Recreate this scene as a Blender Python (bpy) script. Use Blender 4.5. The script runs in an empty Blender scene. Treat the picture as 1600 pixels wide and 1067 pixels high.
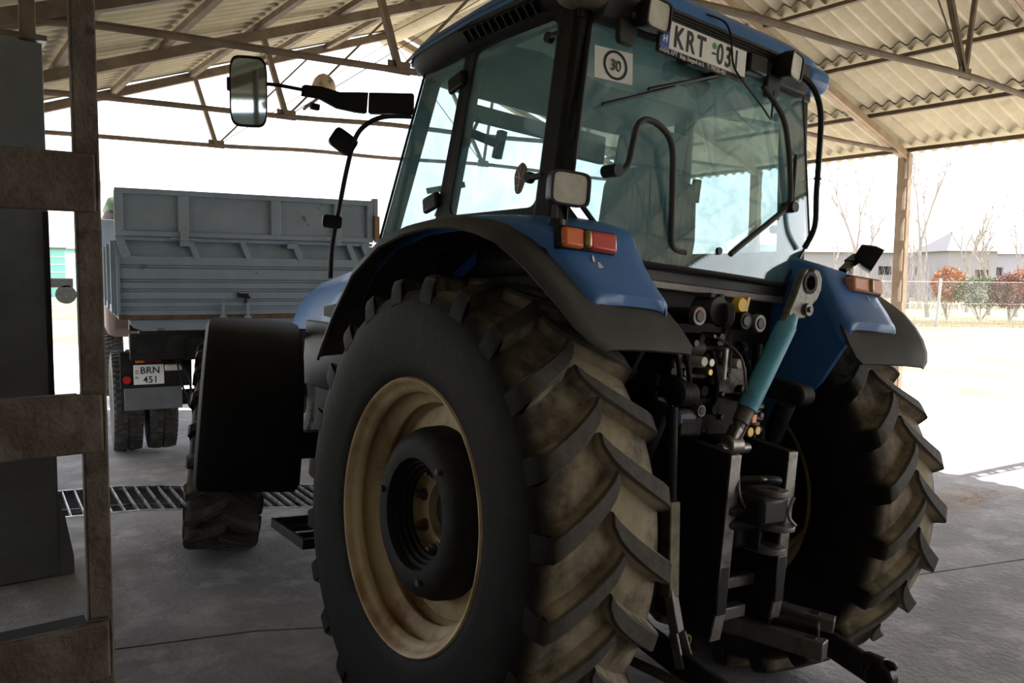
import bpy, bmesh, math, random
from mathutils import Vector, Matrix, Euler
sc = bpy.context.scene
R = math.radians
# ---------------------------------------------------------------- camera
CAM = Vector((-2.47, -2.581, 1.767))
yaw, pitch, roll = R(36.33), R(-4.625), R(0.57)
Fv = Vector((math.sin(yaw)*math.cos(pitch), math.cos(yaw)*math.cos(pitch), math.sin(pitch)))
r0 = Vector((math.cos(yaw), -math.sin(yaw), 0)); u0 = r0.cross(Fv)
rv = math.cos(roll)*r0 + math.sin(roll)*u0; uv_ = -math.sin(roll)*r0 + math.cos(roll)*u0
cd = bpy.data.cameras.new('camera'); cam = bpy.data.objects.new('camera', cd); sc.collection.objects.link(cam)
m3 = Matrix((rv, uv_, -Fv)).transposed(); cam.matrix_world = Matrix.Translation(CAM) @ m3.to_4x4()
cd.sensor_width = 36.0; cd.lens = 36.0*1265.9/1600; cd.clip_start = .05; cd.clip_end = 500
sc.camera = cam
# ---------------------------------------------------------------- sky, sun, exposure
w = bpy.data.worlds.new('world'); sc.world = w; w.use_nodes = True
nt = w.node_tree; bg = nt.nodes['Background']
sky = nt.nodes.new('ShaderNodeTexSky'); sky.sky_type = 'NISHITA'; sky.sun_disc = False
sky.sun_elevation = R(52); sky.sun_rotation = R(90); sky.air_density = 1.0; sky.dust_density = 3.0; sky.ozone_density = 1.0
hz = nt.nodes.new('ShaderNodeMix'); hz.data_type = 'RGBA'; hz.inputs[0].default_value = .55; hz.inputs[7].default_value = (10.5, 10.6, 11.2, 1)
nt.links.new(sky.outputs[0], hz.inputs[6]); nt.links.new(hz.outputs[2], bg.inputs[0]); bg.inputs[1].default_value = 0.14
sd = bpy.data.lights.new('sun', 'SUN'); sd.energy = 8; sd.angle = R(.6); sd.color = (1, .96, .9)
sun = bpy.data.objects.new('sun', sd); sc.collection.objects.link(sun)
sdir = Vector((math.cos(R(52)), -.06, math.sin(R(52))))
sun.rotation_euler = sdir.to_track_quat('Z', 'Y').to_euler()
sc.view_settings.view_transform = 'Standard'; sc.view_settings.look = 'None'
sc.view_settings.gamma = 1; sc.view_settings.use_curve_mapping = False
sc.view_settings.exposure = 1.75
random.seed(7)
# ---------------------------------------------------------------- materials
def s2l(c): return tuple(((v/255)/12.92 if v/255 <= .04045 else ((v/255+.055)/1.055)**2.4) for v in c)
def mat(name, col, rough=.6, metal=0, col2=None, scale=6, lo=.4, hi=.65, bump=0, bscale=60, col3=None, scale3=2.5, lo3=.55, hi3=.75, coat=0, emit=None, estr=0, detail=6, stretch=None, spec=.4):
    m = bpy.data.materials.new(name); m.use_nodes = True
    n = m.node_tree; b = n.nodes['Principled BSDF']; L = n.links.new
    b.inputs['Base Color'].default_value = (*col, 1); b.inputs['Roughness'].default_value = rough; b.inputs['Metallic'].default_value = metal
    b.inputs['Coat Weight'].default_value = coat; b.inputs['Specular IOR Level'].default_value = spec
    tc = n.nodes.new('ShaderNodeTexCoord'); vec = tc.outputs['Object']
    if stretch:
        mp = n.nodes.new('ShaderNodeMapping'); mp.inputs['Scale'].default_value = stretch; L(vec, mp.inputs[0]); vec = mp.outputs[0]
    def noise(sc_, d=detail):
        t = n.nodes.new('ShaderNodeTexNoise'); t.inputs['Scale'].default_value = sc_; t.inputs['Detail'].default_value = d; t.inputs['Roughness'].default_value = .62; L(vec, t.inputs['Vector']); return t.outputs['Fac']
    def ramp(f, a, c):
        r = n.nodes.new('ShaderNodeMapRange'); r.inputs[1].default_value = a; r.inputs[2].default_value = c; L(f, r.inputs[0]); return r.outputs[0]
    cur = None
    def mix(f, a, c):
        x = n.nodes.new('ShaderNodeMix'); x.data_type = 'RGBA'; L(f, x.inputs[0])
        if a is None: x.inputs[6].default_value = (*col, 1)
        else: L(a, x.inputs[6])
        x.inputs[7].default_value = (*c, 1); return x.outputs[2]
    if col2: cur = mix(ramp(noise(scale), lo, hi), cur, col2)
    if col3: cur = mix(ramp(noise(scale3), lo3, hi3), cur, col3)
    if cur: L(cur, b.inputs['Base Color'])
    if bump:
        bp = n.nodes.new('ShaderNodeBump'); bp.inputs['Strength'].default_value = bump; bp.inputs['Distance'].default_value = .01
        L(noise(bscale, 4), bp.inputs['Height']); L(bp.outputs[0], b.inputs['Normal'])
    if emit: b.inputs['Emission Color'].default_value = (*emit, 1); b.inputs['Emission Strength'].default_value = estr
    return m
def tyre_mat(name, rim_r, tread_r, dust):
    m = bpy.data.materials.new(name); m.use_nodes = True; n = m.node_tree; b = n.nodes['Principled BSDF']; L = n.links.new
    tc = n.nodes.new('ShaderNodeTexCoord'); sp = n.nodes.new('ShaderNodeSeparateXYZ'); L(tc.outputs['Object'], sp.inputs[0])
    def M(op, a, c=None):
        x = n.nodes.new('ShaderNodeMath'); x.operation = op
        for i, v in enumerate((a, c)):
            if v is None: continue
            if isinstance(v, (int, float)): x.inputs[i].default_value = v
            else: L(v, x.inputs[i])
        return x.outputs[0]
    r = M('SQRT', M('ADD', M('MULTIPLY', sp.outputs[1], sp.outputs[1]), M('MULTIPLY', sp.outputs[2], sp.outputs[2])))
    def mr(f, a, c, d=0, e=1):
        x = n.nodes.new('ShaderNodeMapRange'); x.inputs[1].default_value = a; x.inputs[2].default_value = c; x.inputs[3].default_value = d; x.inputs[4].default_value = e; L(f, x.inputs[0]); return x.outputs[0]
    def ns(s):
        t = n.nodes.new('ShaderNodeTexNoise'); t.inputs['Scale'].default_value = s; t.inputs['Detail'].default_value = 7; t.inputs['Roughness'].default_value = .65; L(tc.outputs['Object'], t.inputs['Vector']); return t.outputs['Fac']
    groove = M('MULTIPLY', mr(r, tread_r-.14, tread_r-.045), mr(r, tread_r-.02, tread_r-.006, 1, 0))
    ax = M('ABSOLUTE', sp.outputs[0]); groove = M('MULTIPLY', groove, mr(ax, .25, .2))
    f1 = M('MULTIPLY', groove, mr(ns(4.5), .40, .60, .22, 1))
    top = M('MULTIPLY', M('MULTIPLY', mr(r, tread_r-.014, tread_r-.004), mr(ax, .245, .232)), mr(ns(30), .3, .7, .55, 1))
    side = M('MULTIPLY', mr(ns(7), .5, .72), .35)
    def mx(f, a, c):
        x = n.nodes.new('ShaderNodeMix'); x.data_type = 'RGBA'; L(f, x.inputs[0])
        if isinstance(a, tuple): x.inputs[6].default_value = (*a, 1)
        else: L(a, x.inputs[6])
        x.inputs[7].default_value = (*c, 1); return x.outputs[2]
    c = mx(side, (.011, .0105, .010), (.035, .031, .024))
    c = mx(f1, c, dust)
    c = mx(top, c, (.11, .10, .09))
    L(c, b.inputs['Base Color']); b.inputs['Roughness'].default_value = .62; b.inputs['Specular IOR Level'].default_value = .07
    bp = n.nodes.new('ShaderNodeBump'); bp.inputs['Strength'].default_value = .35; bp.inputs['Distance'].default_value = .006
    L(ns(45), bp.inputs['Height']); L(bp.outputs[0], b.inputs['Normal'])
    return m
def glass_mat(name, tint, dirt=.06, dcol=(.35, .45, .45), gloss=1.0, scale=9, lo=.45, hi=.8):
    m = bpy.data.materials.new(name); m.use_nodes = True; n = m.node_tree; L = n.links.new
    for x in list(n.nodes): n.nodes.remove(x)
    out = n.nodes.new('ShaderNodeOutputMaterial')
    tr = n.nodes.new('ShaderNodeBsdfTransparent'); tr.inputs[0].default_value = (*tint, 1)
    gl = n.nodes.new('ShaderNodeBsdfGlossy'); gl.inputs['Roughness'].default_value = .02
    df = n.nodes.new('ShaderNodeBsdfDiffuse'); df.inputs[0].default_value = (*dcol, 1)
    tl = n.nodes.new('ShaderNodeBsdfTranslucent'); tl.inputs[0].default_value = (*dcol, 1)
    ad = n.nodes.new('ShaderNodeMixShader'); ad.inputs[0].default_value = .5; L(df.outputs[0], ad.inputs[1]); L(tl.outputs[0], ad.inputs[2])
    tc = n.nodes.new('ShaderNodeTexCoord'); ns = n.nodes.new('ShaderNodeTexNoise'); ns.inputs['Scale'].default_value = scale; ns.inputs['Detail'].default_value = 8; ns.inputs['Roughness'].default_value = .7
    L(tc.outputs['Object'], ns.inputs['Vector'])
    mr = n.nodes.new('ShaderNodeMapRange'); mr.inputs[1].default_value = lo; mr.inputs[2].default_value = hi; mr.inputs[3].default_value = dirt*.75; mr.inputs[4].default_value = dirt*1.5; L(ns.outputs['Fac'], mr.inputs[0])
    m1 = n.nodes.new('ShaderNodeMixShader'); L(mr.outputs[0], m1.inputs[0]); L(tr.outputs[0], m1.inputs[1]); L(ad.outputs[0], m1.inputs[2])
    lw = n.nodes.new('ShaderNodeLayerWeight'); lw.inputs[0].default_value = .5
    pw = n.nodes.new('ShaderNodeMath'); pw.operation = 'POWER'; pw.inputs[1].default_value = 5; L(lw.outputs['Facing'], pw.inputs[0])
    mu = n.nodes.new('ShaderNodeMath'); mu.operation = 'MULTIPLY_ADD'; mu.inputs[1].default_value = .9*gloss; mu.inputs[2].default_value = .05*gloss; L(pw.outputs[0], mu.inputs[0])
    m2 = n.nodes.new('ShaderNodeMixShader'); L(mu.outputs[0], m2.inputs[0]); L(m1.outputs[0], m2.inputs[1]); L(gl.outputs[0], m2.inputs[2])
    L(m2.outputs[0], out.inputs[0]); return m
M_ = {}
M_['blue'] = mat('blue_paint', (.04, .155, .42), .42, 0, (.05, .14, .32), 5, .45, .8, coat=.12, col3=(.10, .13, .17), scale3=14, lo3=.66, hi3=.8)
M_['plastic'] = mat('black_plastic', (.040, .039, .038), .6, 0, (.075, .072, .068), 4, .4, .8, bump=.05, bscale=200, spec=.25)
M_['dark'] = mat('dark_plastic', (.010, .010, .011), .55, 0, (.018, .017, .016), 8, spec=.15)
M_['black'] = mat('black_paint', (.012, .012, .013), .42, 0, (.03, .026, .024), 10, .5, .75, spec=.22)
M_['cast'] = mat('cast_iron', (.012, .011, .011), .6, .1, (.035, .025, .018), 9, .5, .8, bump=.3, bscale=40, spec=.15)
M_['oily'] = mat('oily_metal', (.022, .02, .018), .32, .6, (.07, .05, .035), 18, .5, .8, bump=.3, bscale=50)
M_['steel'] = mat('bare_steel', (.28, .27, .26), .38, .8, (.10, .07, .05), 14, .45, .7)
M_['worn'] = mat('worn_steel', (.14, .135, .13), .45, .5, (.12, .06, .035), 16, .48, .7, bump=.2, bscale=60)
M_['rim'] = mat('cream_rim_paint', (.55, .43, .24), .5, 0, (.24, .12, .045), 3.5, .42, .68, col3=(.50, .42, .27), scale3=8, lo3=.5, hi3=.8)
M_['weight'] = mat('dark_weight', (.016, .0155, .016), .65, 0, (.032, .027, .022), 9, .5, .8, bump=.25, bscale=40, spec=.12)
M_['redpl'] = mat('red_lens', (.55, .03, .025), .3, 0, coat=.4)
M_['orangepl'] = mat('orange_lens', (.75, .16, .03), .3, 0, coat=.4)
M_['lens'] = mat('lamp_lens', (.62, .60, .52), .35, 0, (.5, .47, .38), 25, .4, .7)
M_['white'] = mat('white_plate', (.78, .78, .75), .5)
M_['ink'] = mat('black_ink', (.015, .015, .018), .5)
M_['eu'] = mat('blue_plate_strip', (.03, .10, .45), .5)
M_['green'] = mat('green_sticker', (.04, .28, .10), .5)
M_['redink'] = mat('red_ink', (.5, .03, .03), .5)
M_['yellow'] = mat('yellow_cap', (.80, .50, .02), .45)
M_['cyan'] = mat('light_blue_paint', (.09, .36, .50), .45, 0, (.05, .18, .25), 12, .5, .75)
M_['seat'] = mat('seat_fabric', (.14, .155, .155), .9, 0, (.19, .20, .20), 20, .4, .7)
M_['liner'] = mat('cab_liner', (.40, .41, .39), .9)
M_['copper'] = mat('copper_block', (.45, .17, .10), .4, .7)
M_['brass'] = mat('brass', (.35, .25, .10), .35, .8)
M_['mirror'] = mat('mirror_glass', (.6, .74, .78), .03, 1)
M_['tyre'] = tyre_mat('rear_tyre_rubber', .5, .892, (.36, .30, .21))
M_['tyref'] = tyre_mat('front_tyre_rubber', .36, .66, (.12, .105, .085))
M_['trucktyre'] = mat('truck_tyre_rubber', (.03, .029, .027), .7, 0, (.08, .07, .055), 8, .45, .7)
M_['glass'] = glass_mat('cab_glass', (.88, .945, .95), .17, (.34, .61, .66))
M_['rearglass'] = glass_mat('rear_window_glass', (.85, .935, .945), .26, (.33, .60, .65), 1.7, 12, .40, .78)
M_['truck'] = mat('grey_truck_paint', (.19, .235, .29), .6, 0, (.15, .185, .225), 3, .4, .7, col3=(.14, .075, .045), scale3=7, lo3=.66, hi3=.72)
M_['truckdk'] = mat('truck_underbody', (.014, .014, .015), .7, 0, (.03, .027, .024), 10, spec=.12)
M_['dirty'] = mat('dusty_roof_paint', (.07, .062, .055), .7, 0, (.16, .13, .10), 7, .4, .7)
M_['fdark'] = mat('front_fender_plastic', (.007, .007, .0075), .6, spec=.12)
M_['rust'] = mat('rusty_steel', (.072, .049, .036), .75, .1, (.125, .105, .08), 9, .42, .62, bump=.5, bscale=70, col3=(.05, .035, .028), scale3=28, lo3=.55, hi3=.68)
M_['greymetal'] = mat('grey_sheet_metal', (.15, .165, .18), .55, .1, (.11, .115, .12), 3, .4, .7, col3=(.012, .012, .012), scale3=9, lo3=.68, hi3=.8)
M_['beam'] = mat('rusty_beam_paint', (.12, .085, .062), .7, 0, (.19, .14, .10), 6, .4, .7, bump=.2, bscale=30)
M_['post'] = mat('post_paint', (.30, .21, .13), .7, 0, (.38, .30, .22), 5, .4, .7)
M_['sheet'] = mat('fibre_cement_sheet', (.50, .44, .31), .85, 0, (.40, .34, .23), 2.2, .35, .7, bump=.15, bscale=80, col3=(.50, .47, .38), scale3=7, lo3=.5, hi3=.8)
# ---------------------------------------------------------------- mesh helpers
class MB:
    def __init__(s): s.v = []; s.f = []; s.M = Matrix.Identity(4)
    def add(s, vs, fs):
        k = len(s.v); s.v += [tuple(s.M @ Vector(v)) for v in vs]; s.f += [tuple(i+k for i in f) for f in fs]; return s
    def box(s, c, d, rot=None):
        hx, hy, hz = d[0]/2, d[1]/2, d[2]/2
        vs = [Vector((x, y, z)) for x in (-hx, hx) for y in (-hy, hy) for z in (-hz, hz)]
        if rot is not None:
            E_ = Euler(rot).to_matrix(); vs = [E_ @ v for v in vs]
        vs = [v+Vector(c) for v in vs]
        return s.add(vs, [(0,1,3,2),(4,6,7,5),(0,4,5,1),(2,3,7,6),(0,2,6,4),(1,5,7,3)])
    def frame(s, a, b, up=(0,0,1)):
        a, b = Vector(a), Vector(b); d = (b-a).normalized(); up = Vector(up)
        if abs(d.dot(up)) > .98: up = Vector((0,1,0)) if abs(d.y) < .9 else Vector((1,0,0))
        x = d.cross(up).normalized(); y = x.cross(d).normalized(); return a, b, d, x, y
    def beam(s, a, b, w, h, up=(0,0,1)):
        a, b, d, x, y = s.frame(a, b, up)
        vs = [p + x*w/2*i + y*h/2*j for p in (a, b) for i, j in ((-1,-1),(1,-1),(1,1),(-1,1))]
        return s.add(vs, [(0,3,2,1),(4,5,6,7),(0,1,5,4),(1,2,6,5),(2,3,7,6),(3,0,4,7)])
    def angle(s, a, b, w, t=.008, up=(0,0,1), sx=1):    # L section
        a, b, d, x, y = s.frame(a, b, up)
        P = [(0,0),(w,0),(w,t),(t,t),(t,w),(0,w)]
        vs = [p + x*i*sx + y*j for p in (a, b) for i, j in P]; n = 6
        return s.add(vs, [tuple(range(n))[::-1], tuple(range(n, 2*n))] + [(i, (i+1)%n, n+(i+1)%n, n+i) for i in range(n)])
    def cyl(s, a, b, r, r2=None, n=20, cap=True):
        r2 = r if r2 is None else r2
        a, b, d, x, y = s.frame(a, b)
        vs = [p + x*q*math.cos(2*math.pi*i/n) + y*q*math.sin(2*math.pi*i/n) for p, q in ((a, r), (b, r2)) for i in range(n)]
        fs = [(i, (i+1)%n, n+(i+1)%n, n+i) for i in range(n)]
        if cap: fs += [tuple(range(n))[::-1], tuple(range(n, 2*n))]
        return s.add(vs, fs)
    def tube(s, pts, r, n=10, cap=True, ry=None):
        pts = [Vector(p) for p in pts]; N = len(pts); rr = r if isinstance(r, (list, tuple)) else [r]*N
        vs = []; prev = None
        for i, p in enumerate(pts):
            d = (pts[min(i+1, N-1)] - pts[max(i-1, 0)]).normalized()
            if prev is None:
                up = Vector((0,0,1)) if abs(d.z) < .9 else Vector((1,0,0)); x = d.cross(up).normalized()
            else: x = (prev - d*prev.dot(d)).normalized()
            prev = x; y = x.cross(d)
            for k in range(n):
                a = 2*math.pi*k/n; vs.append(p + x*rr[i]*math.cos(a) + y*(rr[i] if ry is None else ry)*math.sin(a))
        fs = [(i*n+k, i*n+(k+1)%n, (i+1)*n+(k+1)%n, (i+1)*n+k) for i in range(N-1) for k in range(n)]
        if cap: fs += [tuple(range(n))[::-1], tuple(range((N-1)*n, N*n))]
        return s.add(vs, fs)
    def lathe(s, prof, n=64, axis='X', c=(0,0,0), closed=False):   # prof: (axial, radius)
        vs = []
        for i in range(n):
            a = 2*math.pi*i/n; ca, sa = math.cos(a), math.sin(a)
            for t, r in prof:
                v = {'X': (t, r*ca, r*sa), 'Y': (r*ca, t, r*sa), 'Z': (r*ca, r*sa, t)}[axis]
                vs.append(Vector(v)+Vector(c))
        m = len(prof); q = m if closed else m-1
        fs = [(i*m+j, i*m+(j+1)%m, ((i+1)%n)*m+(j+1)%m, ((i+1)%n)*m+j) for i in range(n) for j in range(q)]
        return s.add(vs, fs)
    def prism(s, poly, a, b, plane='YZ'):   # polygon extruded along the remaining axis from a to b
        def P(u, v, t): return {'YZ': (t, u, v), 'XZ': (u, t, v), 'XY': (u, v, t)}[plane]
        n = len(poly); vs = [P(u, v, a) for u, v in poly] + [P(u, v, b) for u, v in poly]
        return s.add(vs, [tuple(range(n)), tuple(range(n, 2*n))[::-1]] + [(i, n+i, n+(i+1)%n, (i+1)%n) for i in range(n)])
    def grid(s, rows, thick=0, closed=False):    # rows of points -> surface, optional thickness along normals (solid)
        n = len(rows); m = len(rows[0]); vs = [Vector(p) for r in rows for p in r]
        fs = [(i*m+j, i*m+j+1, (i+1)*m+j+1, (i+1)*m+j) for i in range(n-1) for j in range(m-1)]
        if thick:
            nv = [Vector((0,0,0)) for _ in vs]
            for f in fs:
                a, b, c, d = (vs[i] for i in f); q = (c-a).cross(d-b)
                for i in f: nv[i] += q
            k = len(vs); vs2 = [v - x.normalized()*thick for v, x in zip(vs, nv)]
            fs2 = [tuple(i+k for i in f[::-1]) for f in fs]
            bd = [i for i in range(m)] + [i*m+m-1 for i in range(1, n)] + [(n-1)*m+j for j in range(m-2, -1, -1)] + [i*m for i in range(n-2, 0, -1)]
            for i in range(len(bd)):
                a, b = bd[i], bd[(i+1) % len(bd)]; fs2.append((b, a, a+k, b+k))
            vs += vs2; fs += fs2
        return s.add(vs, fs)
    def mirror(s):
        k = len(s.v); s.v += [(-x, y, z) for x, y, z in s.v]; s.f += [tuple(i+k for i in f[::-1]) for f in s.f]; return s
    def build(s, name, m, parent=None, bevel=0, ang=35, seg=2, smooth=True, fix=True, loc=None, rot=None):
        me = bpy.data.meshes.new(name); me.from_pydata(s.v, [], s.f); me.update()
        if fix:
            bm = bmesh.new(); bm.from_mesh(me); bmesh.ops.recalc_face_normals(bm, faces=bm.faces); bm.to_mesh(me); bm.free()
        if smooth:
            me.polygons.foreach_set('use_smooth', [True]*len(me.polygons)); me.set_sharp_from_angle(angle=R(ang))
        me.materials.append(M_[m] if isinstance(m, str) else m)
        o = bpy.data.objects.new(name, me); sc.collection.objects.link(o)
        if parent is not None: o.parent = parent
        if loc is not None: o.location = loc
        if rot is not None: o.rotation_euler = rot
        if bevel:
            b = o.modifiers.new('bevel', 'BEVEL'); b.width = bevel; b.segments = seg; b.limit_method = 'ANGLE'; b.angle_limit = R(40)
        return o
def tag(o, label=None, cat=None, group=None, kind=None):
    for k, v in (('label', label), ('category', cat), ('group', group), ('kind', kind)):
        if v: o[k] = v
    return o
def empty(name, loc=(0,0,0), rot=(0,0,0)):
    o = bpy.data.objects.new(name, None); sc.collection.objects.link(o); o.location = loc; o.rotation_euler = rot; o.empty_display_size = .2; return o
def copy_tree(o, parent=None):
    c = o.copy(); sc.collection.objects.link(c); c.parent = parent
    for ch in list(o.children): copy_tree(ch, c)
    return c
def text(name, body, size, m, parent, loc, rot, extrude=.0006, align='LEFT', sx=1, spacing=1, bold=0):
    cu = bpy.data.curves.new(name, 'FONT'); cu.body = body; cu.size = size; cu.extrude = extrude; cu.align_x = align; cu.space_character = spacing; cu.offset = bold
    o = bpy.data.objects.new(name, cu); sc.collection.objects.link(o)
    bpy.context.view_layer.update()
    dg = bpy.context.evaluated_depsgraph_get(); me = bpy.data.meshes.new_from_object(o.evaluated_get(dg)); bpy.data.objects.remove(o)
    me.materials.clear(); me.materials.append(M_[m]); q = bpy.data.objects.new(name, me); sc.collection.objects.link(q)
    q.parent = parent; q.location = loc; q.rotation_euler = rot; q.scale = (sx, 1, 1); return q
def arc(cx, cy, r, a0, a1, n): return [(cx+r*math.cos(R(a0+(a1-a0)*i/n)), cy+r*math.sin(R(a0+(a1-a0)*i/n))) for i in range(n+1)]
def smooth_pts(P, n=6):    # Catmull-Rom through points
    P = [Vector(p) for p in P]; out = []
    for i in range(len(P)-1):
        p0, p1, p2, p3 = P[max(i-1, 0)], P[i], P[i+1], P[min(i+2, len(P)-1)]
        for k in range(n):
            t = k/n; out.append(.5*((2*p1)+(p2-p0)*t+(2*p0-5*p1+4*p2-p3)*t*t+(3*p1-p0-3*p2+p3)*t**3))
    return out+[P[-1]]
# ---------------------------------------------------------------- the ground and the shed
PHI = R(5.0); XL = -.9
def gz(x):
    z = lambda q: -math.tan(PHI)*(q-XL)
    return z(min(max(x, -1.2), 1.2))
floor_m = mat('concrete_floor', (.25, .238, .242), .8, 0, (.15, .142, .145), 1.3, .35, .65, bump=.9, bscale=26, col3=(.36, .345, .35), scale3=4, lo3=.5, hi3=.75)
def floor_piece(name, x0, x1, y0, y1):
    xs = sorted(set([x0, x1] + [x for x in (-1.2, 1.2) if x0 < x < x1] + [x0+(x1-x0)*i/24 for i in range(25)]))
    ys = [y0+(y1-y0)*i/30 for i in range(31)]
    m = MB()
    m.grid([[(x, y, gz(x)) for y in ys] for x in xs])
    b = [[(x, y, gz(x)-.35) for y in ys] for x in xs]
    m.grid(b)
    for e in (0, -1):
        m.grid([[(xs[e], y, gz(xs[e])) for y in ys], [(xs[e], y, gz(xs[e])-.35) for y in ys]])
        m.grid([[(x, ys[e], gz(x)) for x in xs], [(x, ys[e], gz(x)-.35) for x in xs]])
    return tag(m.build(name, floor_m, ang=60), kind='structure')
# slabs with a drain channel between them and a joint
D0 = lambda x: 3.42 - .235*x     # near edge of channel
def slab(name, x0, x1, f0, f1):
    xs = [x0] + [x for x in [-3+.4*i for i in range(40)] if x0 < x < x1] + [-1.2, 1.2, x1]; xs = sorted(set(x for x in xs if x0 <= x <= x1))
    N = 24; m = MB()
    top = [[(x, f0(x)+(f1(x)-f0(x))*j/N, gz(x)) for j in range(N+1)] for x in xs]
    bot = [[(a, b, c-.4) for a, b, c in r] for r in top]
    m.grid(top); m.grid(bot); m.grid([top[0], bot[0]]); m.grid([top[-1], bot[-1]])
    m.grid([[r[0] for r in top], [r[0] for r in bot]]); m.grid([[r[-1] for r in top], [r[-1] for r in bot]])
    return tag(m.build(name, floor_m, ang=60), kind='structure')
J = lambda x: 1.40 - .30*(x+1.74)      # floor joint
slab('floor', -4.5, 8.9, lambda x: -22.0, lambda x: J(x)-.008)
slab('floor', -4.5, 8.9, lambda x: J(x)+.008, lambda x: D0(x))
slab('floor', -4.5, 3.4, lambda x: D0(x)+.86, lambda x: 9.0)
slab('floor', 3.4, 8.9, lambda x: D0(x)+.004, lambda x: 9.0)
# drain channel bottom
m = MB(); m.beam((-4.5, D0(-4.5)+.43, -.38), (8.9, D0(8.9)+.43, -.58), 1.1, .04); tag(m.build('floor', 'dark'), kind='structure')
gr_m = mat('drain_grate_steel', (.42, .42, .43), .45, .5, (.05, .04, .035), 12)
m = MB(); x = -3.0
while x < 3.2:
    y0 = D0(x)
    m.beam((x, y0+.02, gz(x)-.012), (x+.045, D0(x)+.84, gz(x+.045)-.012), .009, .03); x += .085
for k in (.02, .30, .57, .84):
    dz_ = .012 if k in (.02, .84) else .10
    pts = [(q, D0(q)+k, gz(q)-dz_) for q in (-3.0, -1.2, 1.2, 3.3)]
    for a, b in zip(pts, pts[1:]): m.beam(a, b, .012 if k in (.30, .57) else .03, .03)
tag(m.build('drain_grate', gr_m, smooth=False), 'long steel bar grating covering the drain channel across the concrete floor', 'grate')
# outside ground
yard_m = mat('pale_yard_gravel', (.55, .51, .45), .9, 0, (.47, .43, .37), 2, .4, .7, bump=.5, bscale=15)
grass_m = mat('dry_grass_field', (.11, .125, .04), .95, 0, (.21, .185, .10), .5, .42, .6, bump=1, bscale=6, col3=(.075, .105, .025), scale3=1.1, lo3=.55, hi3=.75)
zR = gz(2)-.012
m = MB(); m.box((10.4, -6, zR-.2), (3.0, 54, .4)); tag(m.build('ground', yard_m, smooth=False), kind='structure')
m = MB()
def gnoise(x, y): return .03*math.sin(x*.9+y*.37)+.03*math.sin(y*.71-x*.2)
for (x0, x1, y0, y1, zz) in ((11.9, 90, -60, 110, zR-.0), (-70, 11.9, 21, 110, zR+.03), (-70, -8, -60, 20, 0.0)):
    xs = [x0+(x1-x0)*i/60 for i in range(61)]; ys = [y0+(y1-y0)*i/60 for i in range(61)]
    m.grid([[(x, y, zz+gnoise(x, y)*min(1, abs(x-x0)/3)) for y in ys] for x in xs])
tag(m.build('ground', grass_m, fix=False, ang=180), kind='structure')
m = MB(); m.grid([[(-8.2, 9, -.02), (-8.2, 20.2, -.02)], [(-4.5, 9, -.02), (-4.5, 20.2, -.02)], [8.9, 9, zR], [8.9, 20.2, zR]][:2] + [[(-1.2, 9, .0), (-1.2, 20.2, .0)], [(1.2, 9, zR-.01), (1.2, 20.2, zR-.01)], [(11.95, 9, zR-.01), (11.95, 21.2, zR-.01)]])
m.grid([[(-8.2, -24, -.03), (-8.2, 9.0, -.03)], [(-4.5, -24, -.03), (-4.5, 9.0, -.03)]])
m.grid([[(-70, -60, -.3), (-70, -22, -.3)], [(11.95, -60, -.3), (11.95, -22, -.3)]])
tag(m.build('ground', yard_m, fix=False), kind='structure')
RX, RZ = 3.26, 5.24
SL, SR = .362, .33
XLE, XRE = -2.6, 8.53          # eave purlins
def zr(x): return RZ - (SR*(x-RX) if x > RX else SL*(RX-x))
YS0, YS1 = -22.0, 8.32
# corrugated sheets: one sloping course between each pair of purlins
def course(xa, xb):            # xa lower, xb upper
    lam = .177; n = int((YS1-YS0)/lam*6); top = []; N = 3
    for j in range(N+1):
        t = j/N; x = xa+(xb-xa)*t; z = zr(x)+.095+.026*(1-t)
        top.append([(x, YS0+(YS1-YS0)*i/n, z+.029*math.cos(2*math.pi*i/6)) for i in range(n+1)])
    return top
def roof(name, xs, over):
    m = MB()
    for i in range(len(xs)-1):
        a, b = xs[i], xs[i+1]; d = 1 if b > a else -1
        a2 = a - d*(.27 if i == 0 else .10)
        m.grid(course(a2, b + (d*.10 if i < len(xs)-2 else d*.0)), thick=.007 if xs[0] < xs[-1] else -.007)
    return tag(m.build(name, 'sheet', fix=False, ang=50), kind='structure')
PL = [-4.45, -3.4, -2.4, -1.42, -.52, .38, 1.28, 2.19, 3.12]
PR = [8.53, 7.53, 6.42, 5.33, 4.30, 3.40]
roof('ceiling', [-4.6] + PL[1:-1] + [RX-.02], 0)
roof('ceiling', PR[:-1] + [RX+.02], 0)
m = MB(); m.lathe([(YS0, .13), (YS0, .16), (YS1+.1, .16), (YS1+.1, .13)], n=24, axis='Y', c=(RX, 0, RZ+.04), closed=True)
m.v = [v for v in m.v]; tag(m.build('ceiling', 'sheet'), kind='structure')
ords = ['eave', 'second', 'third', 'fourth', 'fifth', 'sixth', 'seventh', 'eighth']
for side, P, in (('right', PR), ('left', PL)):
    for i, x in enumerate(P):
        if x in (-3.4, -2.4): continue
        m = MB(); sx = 1 if side == 'right' else -1
        m.angle((x, YS0+.05, zr(x)+.0), (x, YS1-.03, zr(x)+.0), .06, .008, sx=-sx)
        pass
        o = m.build('roof_purlin', 'beam', smooth=False)
        where = 'at the eave' if i == 0 else ('right beside the ridge' if i == len(P)-1 else ords[i]+' up from the eave')
        tag(o, f'long rusty steel purlin under the {side} roof slope, {where}', 'purlin', 'roof purlins of the shed')
YT = [-11.3, -8.85, -6.4, -3.95, -1.55, .87, 3.32, 5.77, 8.22]
nearw = {-6.4: 'behind the camera', -3.95: 'far behind the camera'}
def bez(P, n=5): return smooth_pts(P, n)
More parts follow.
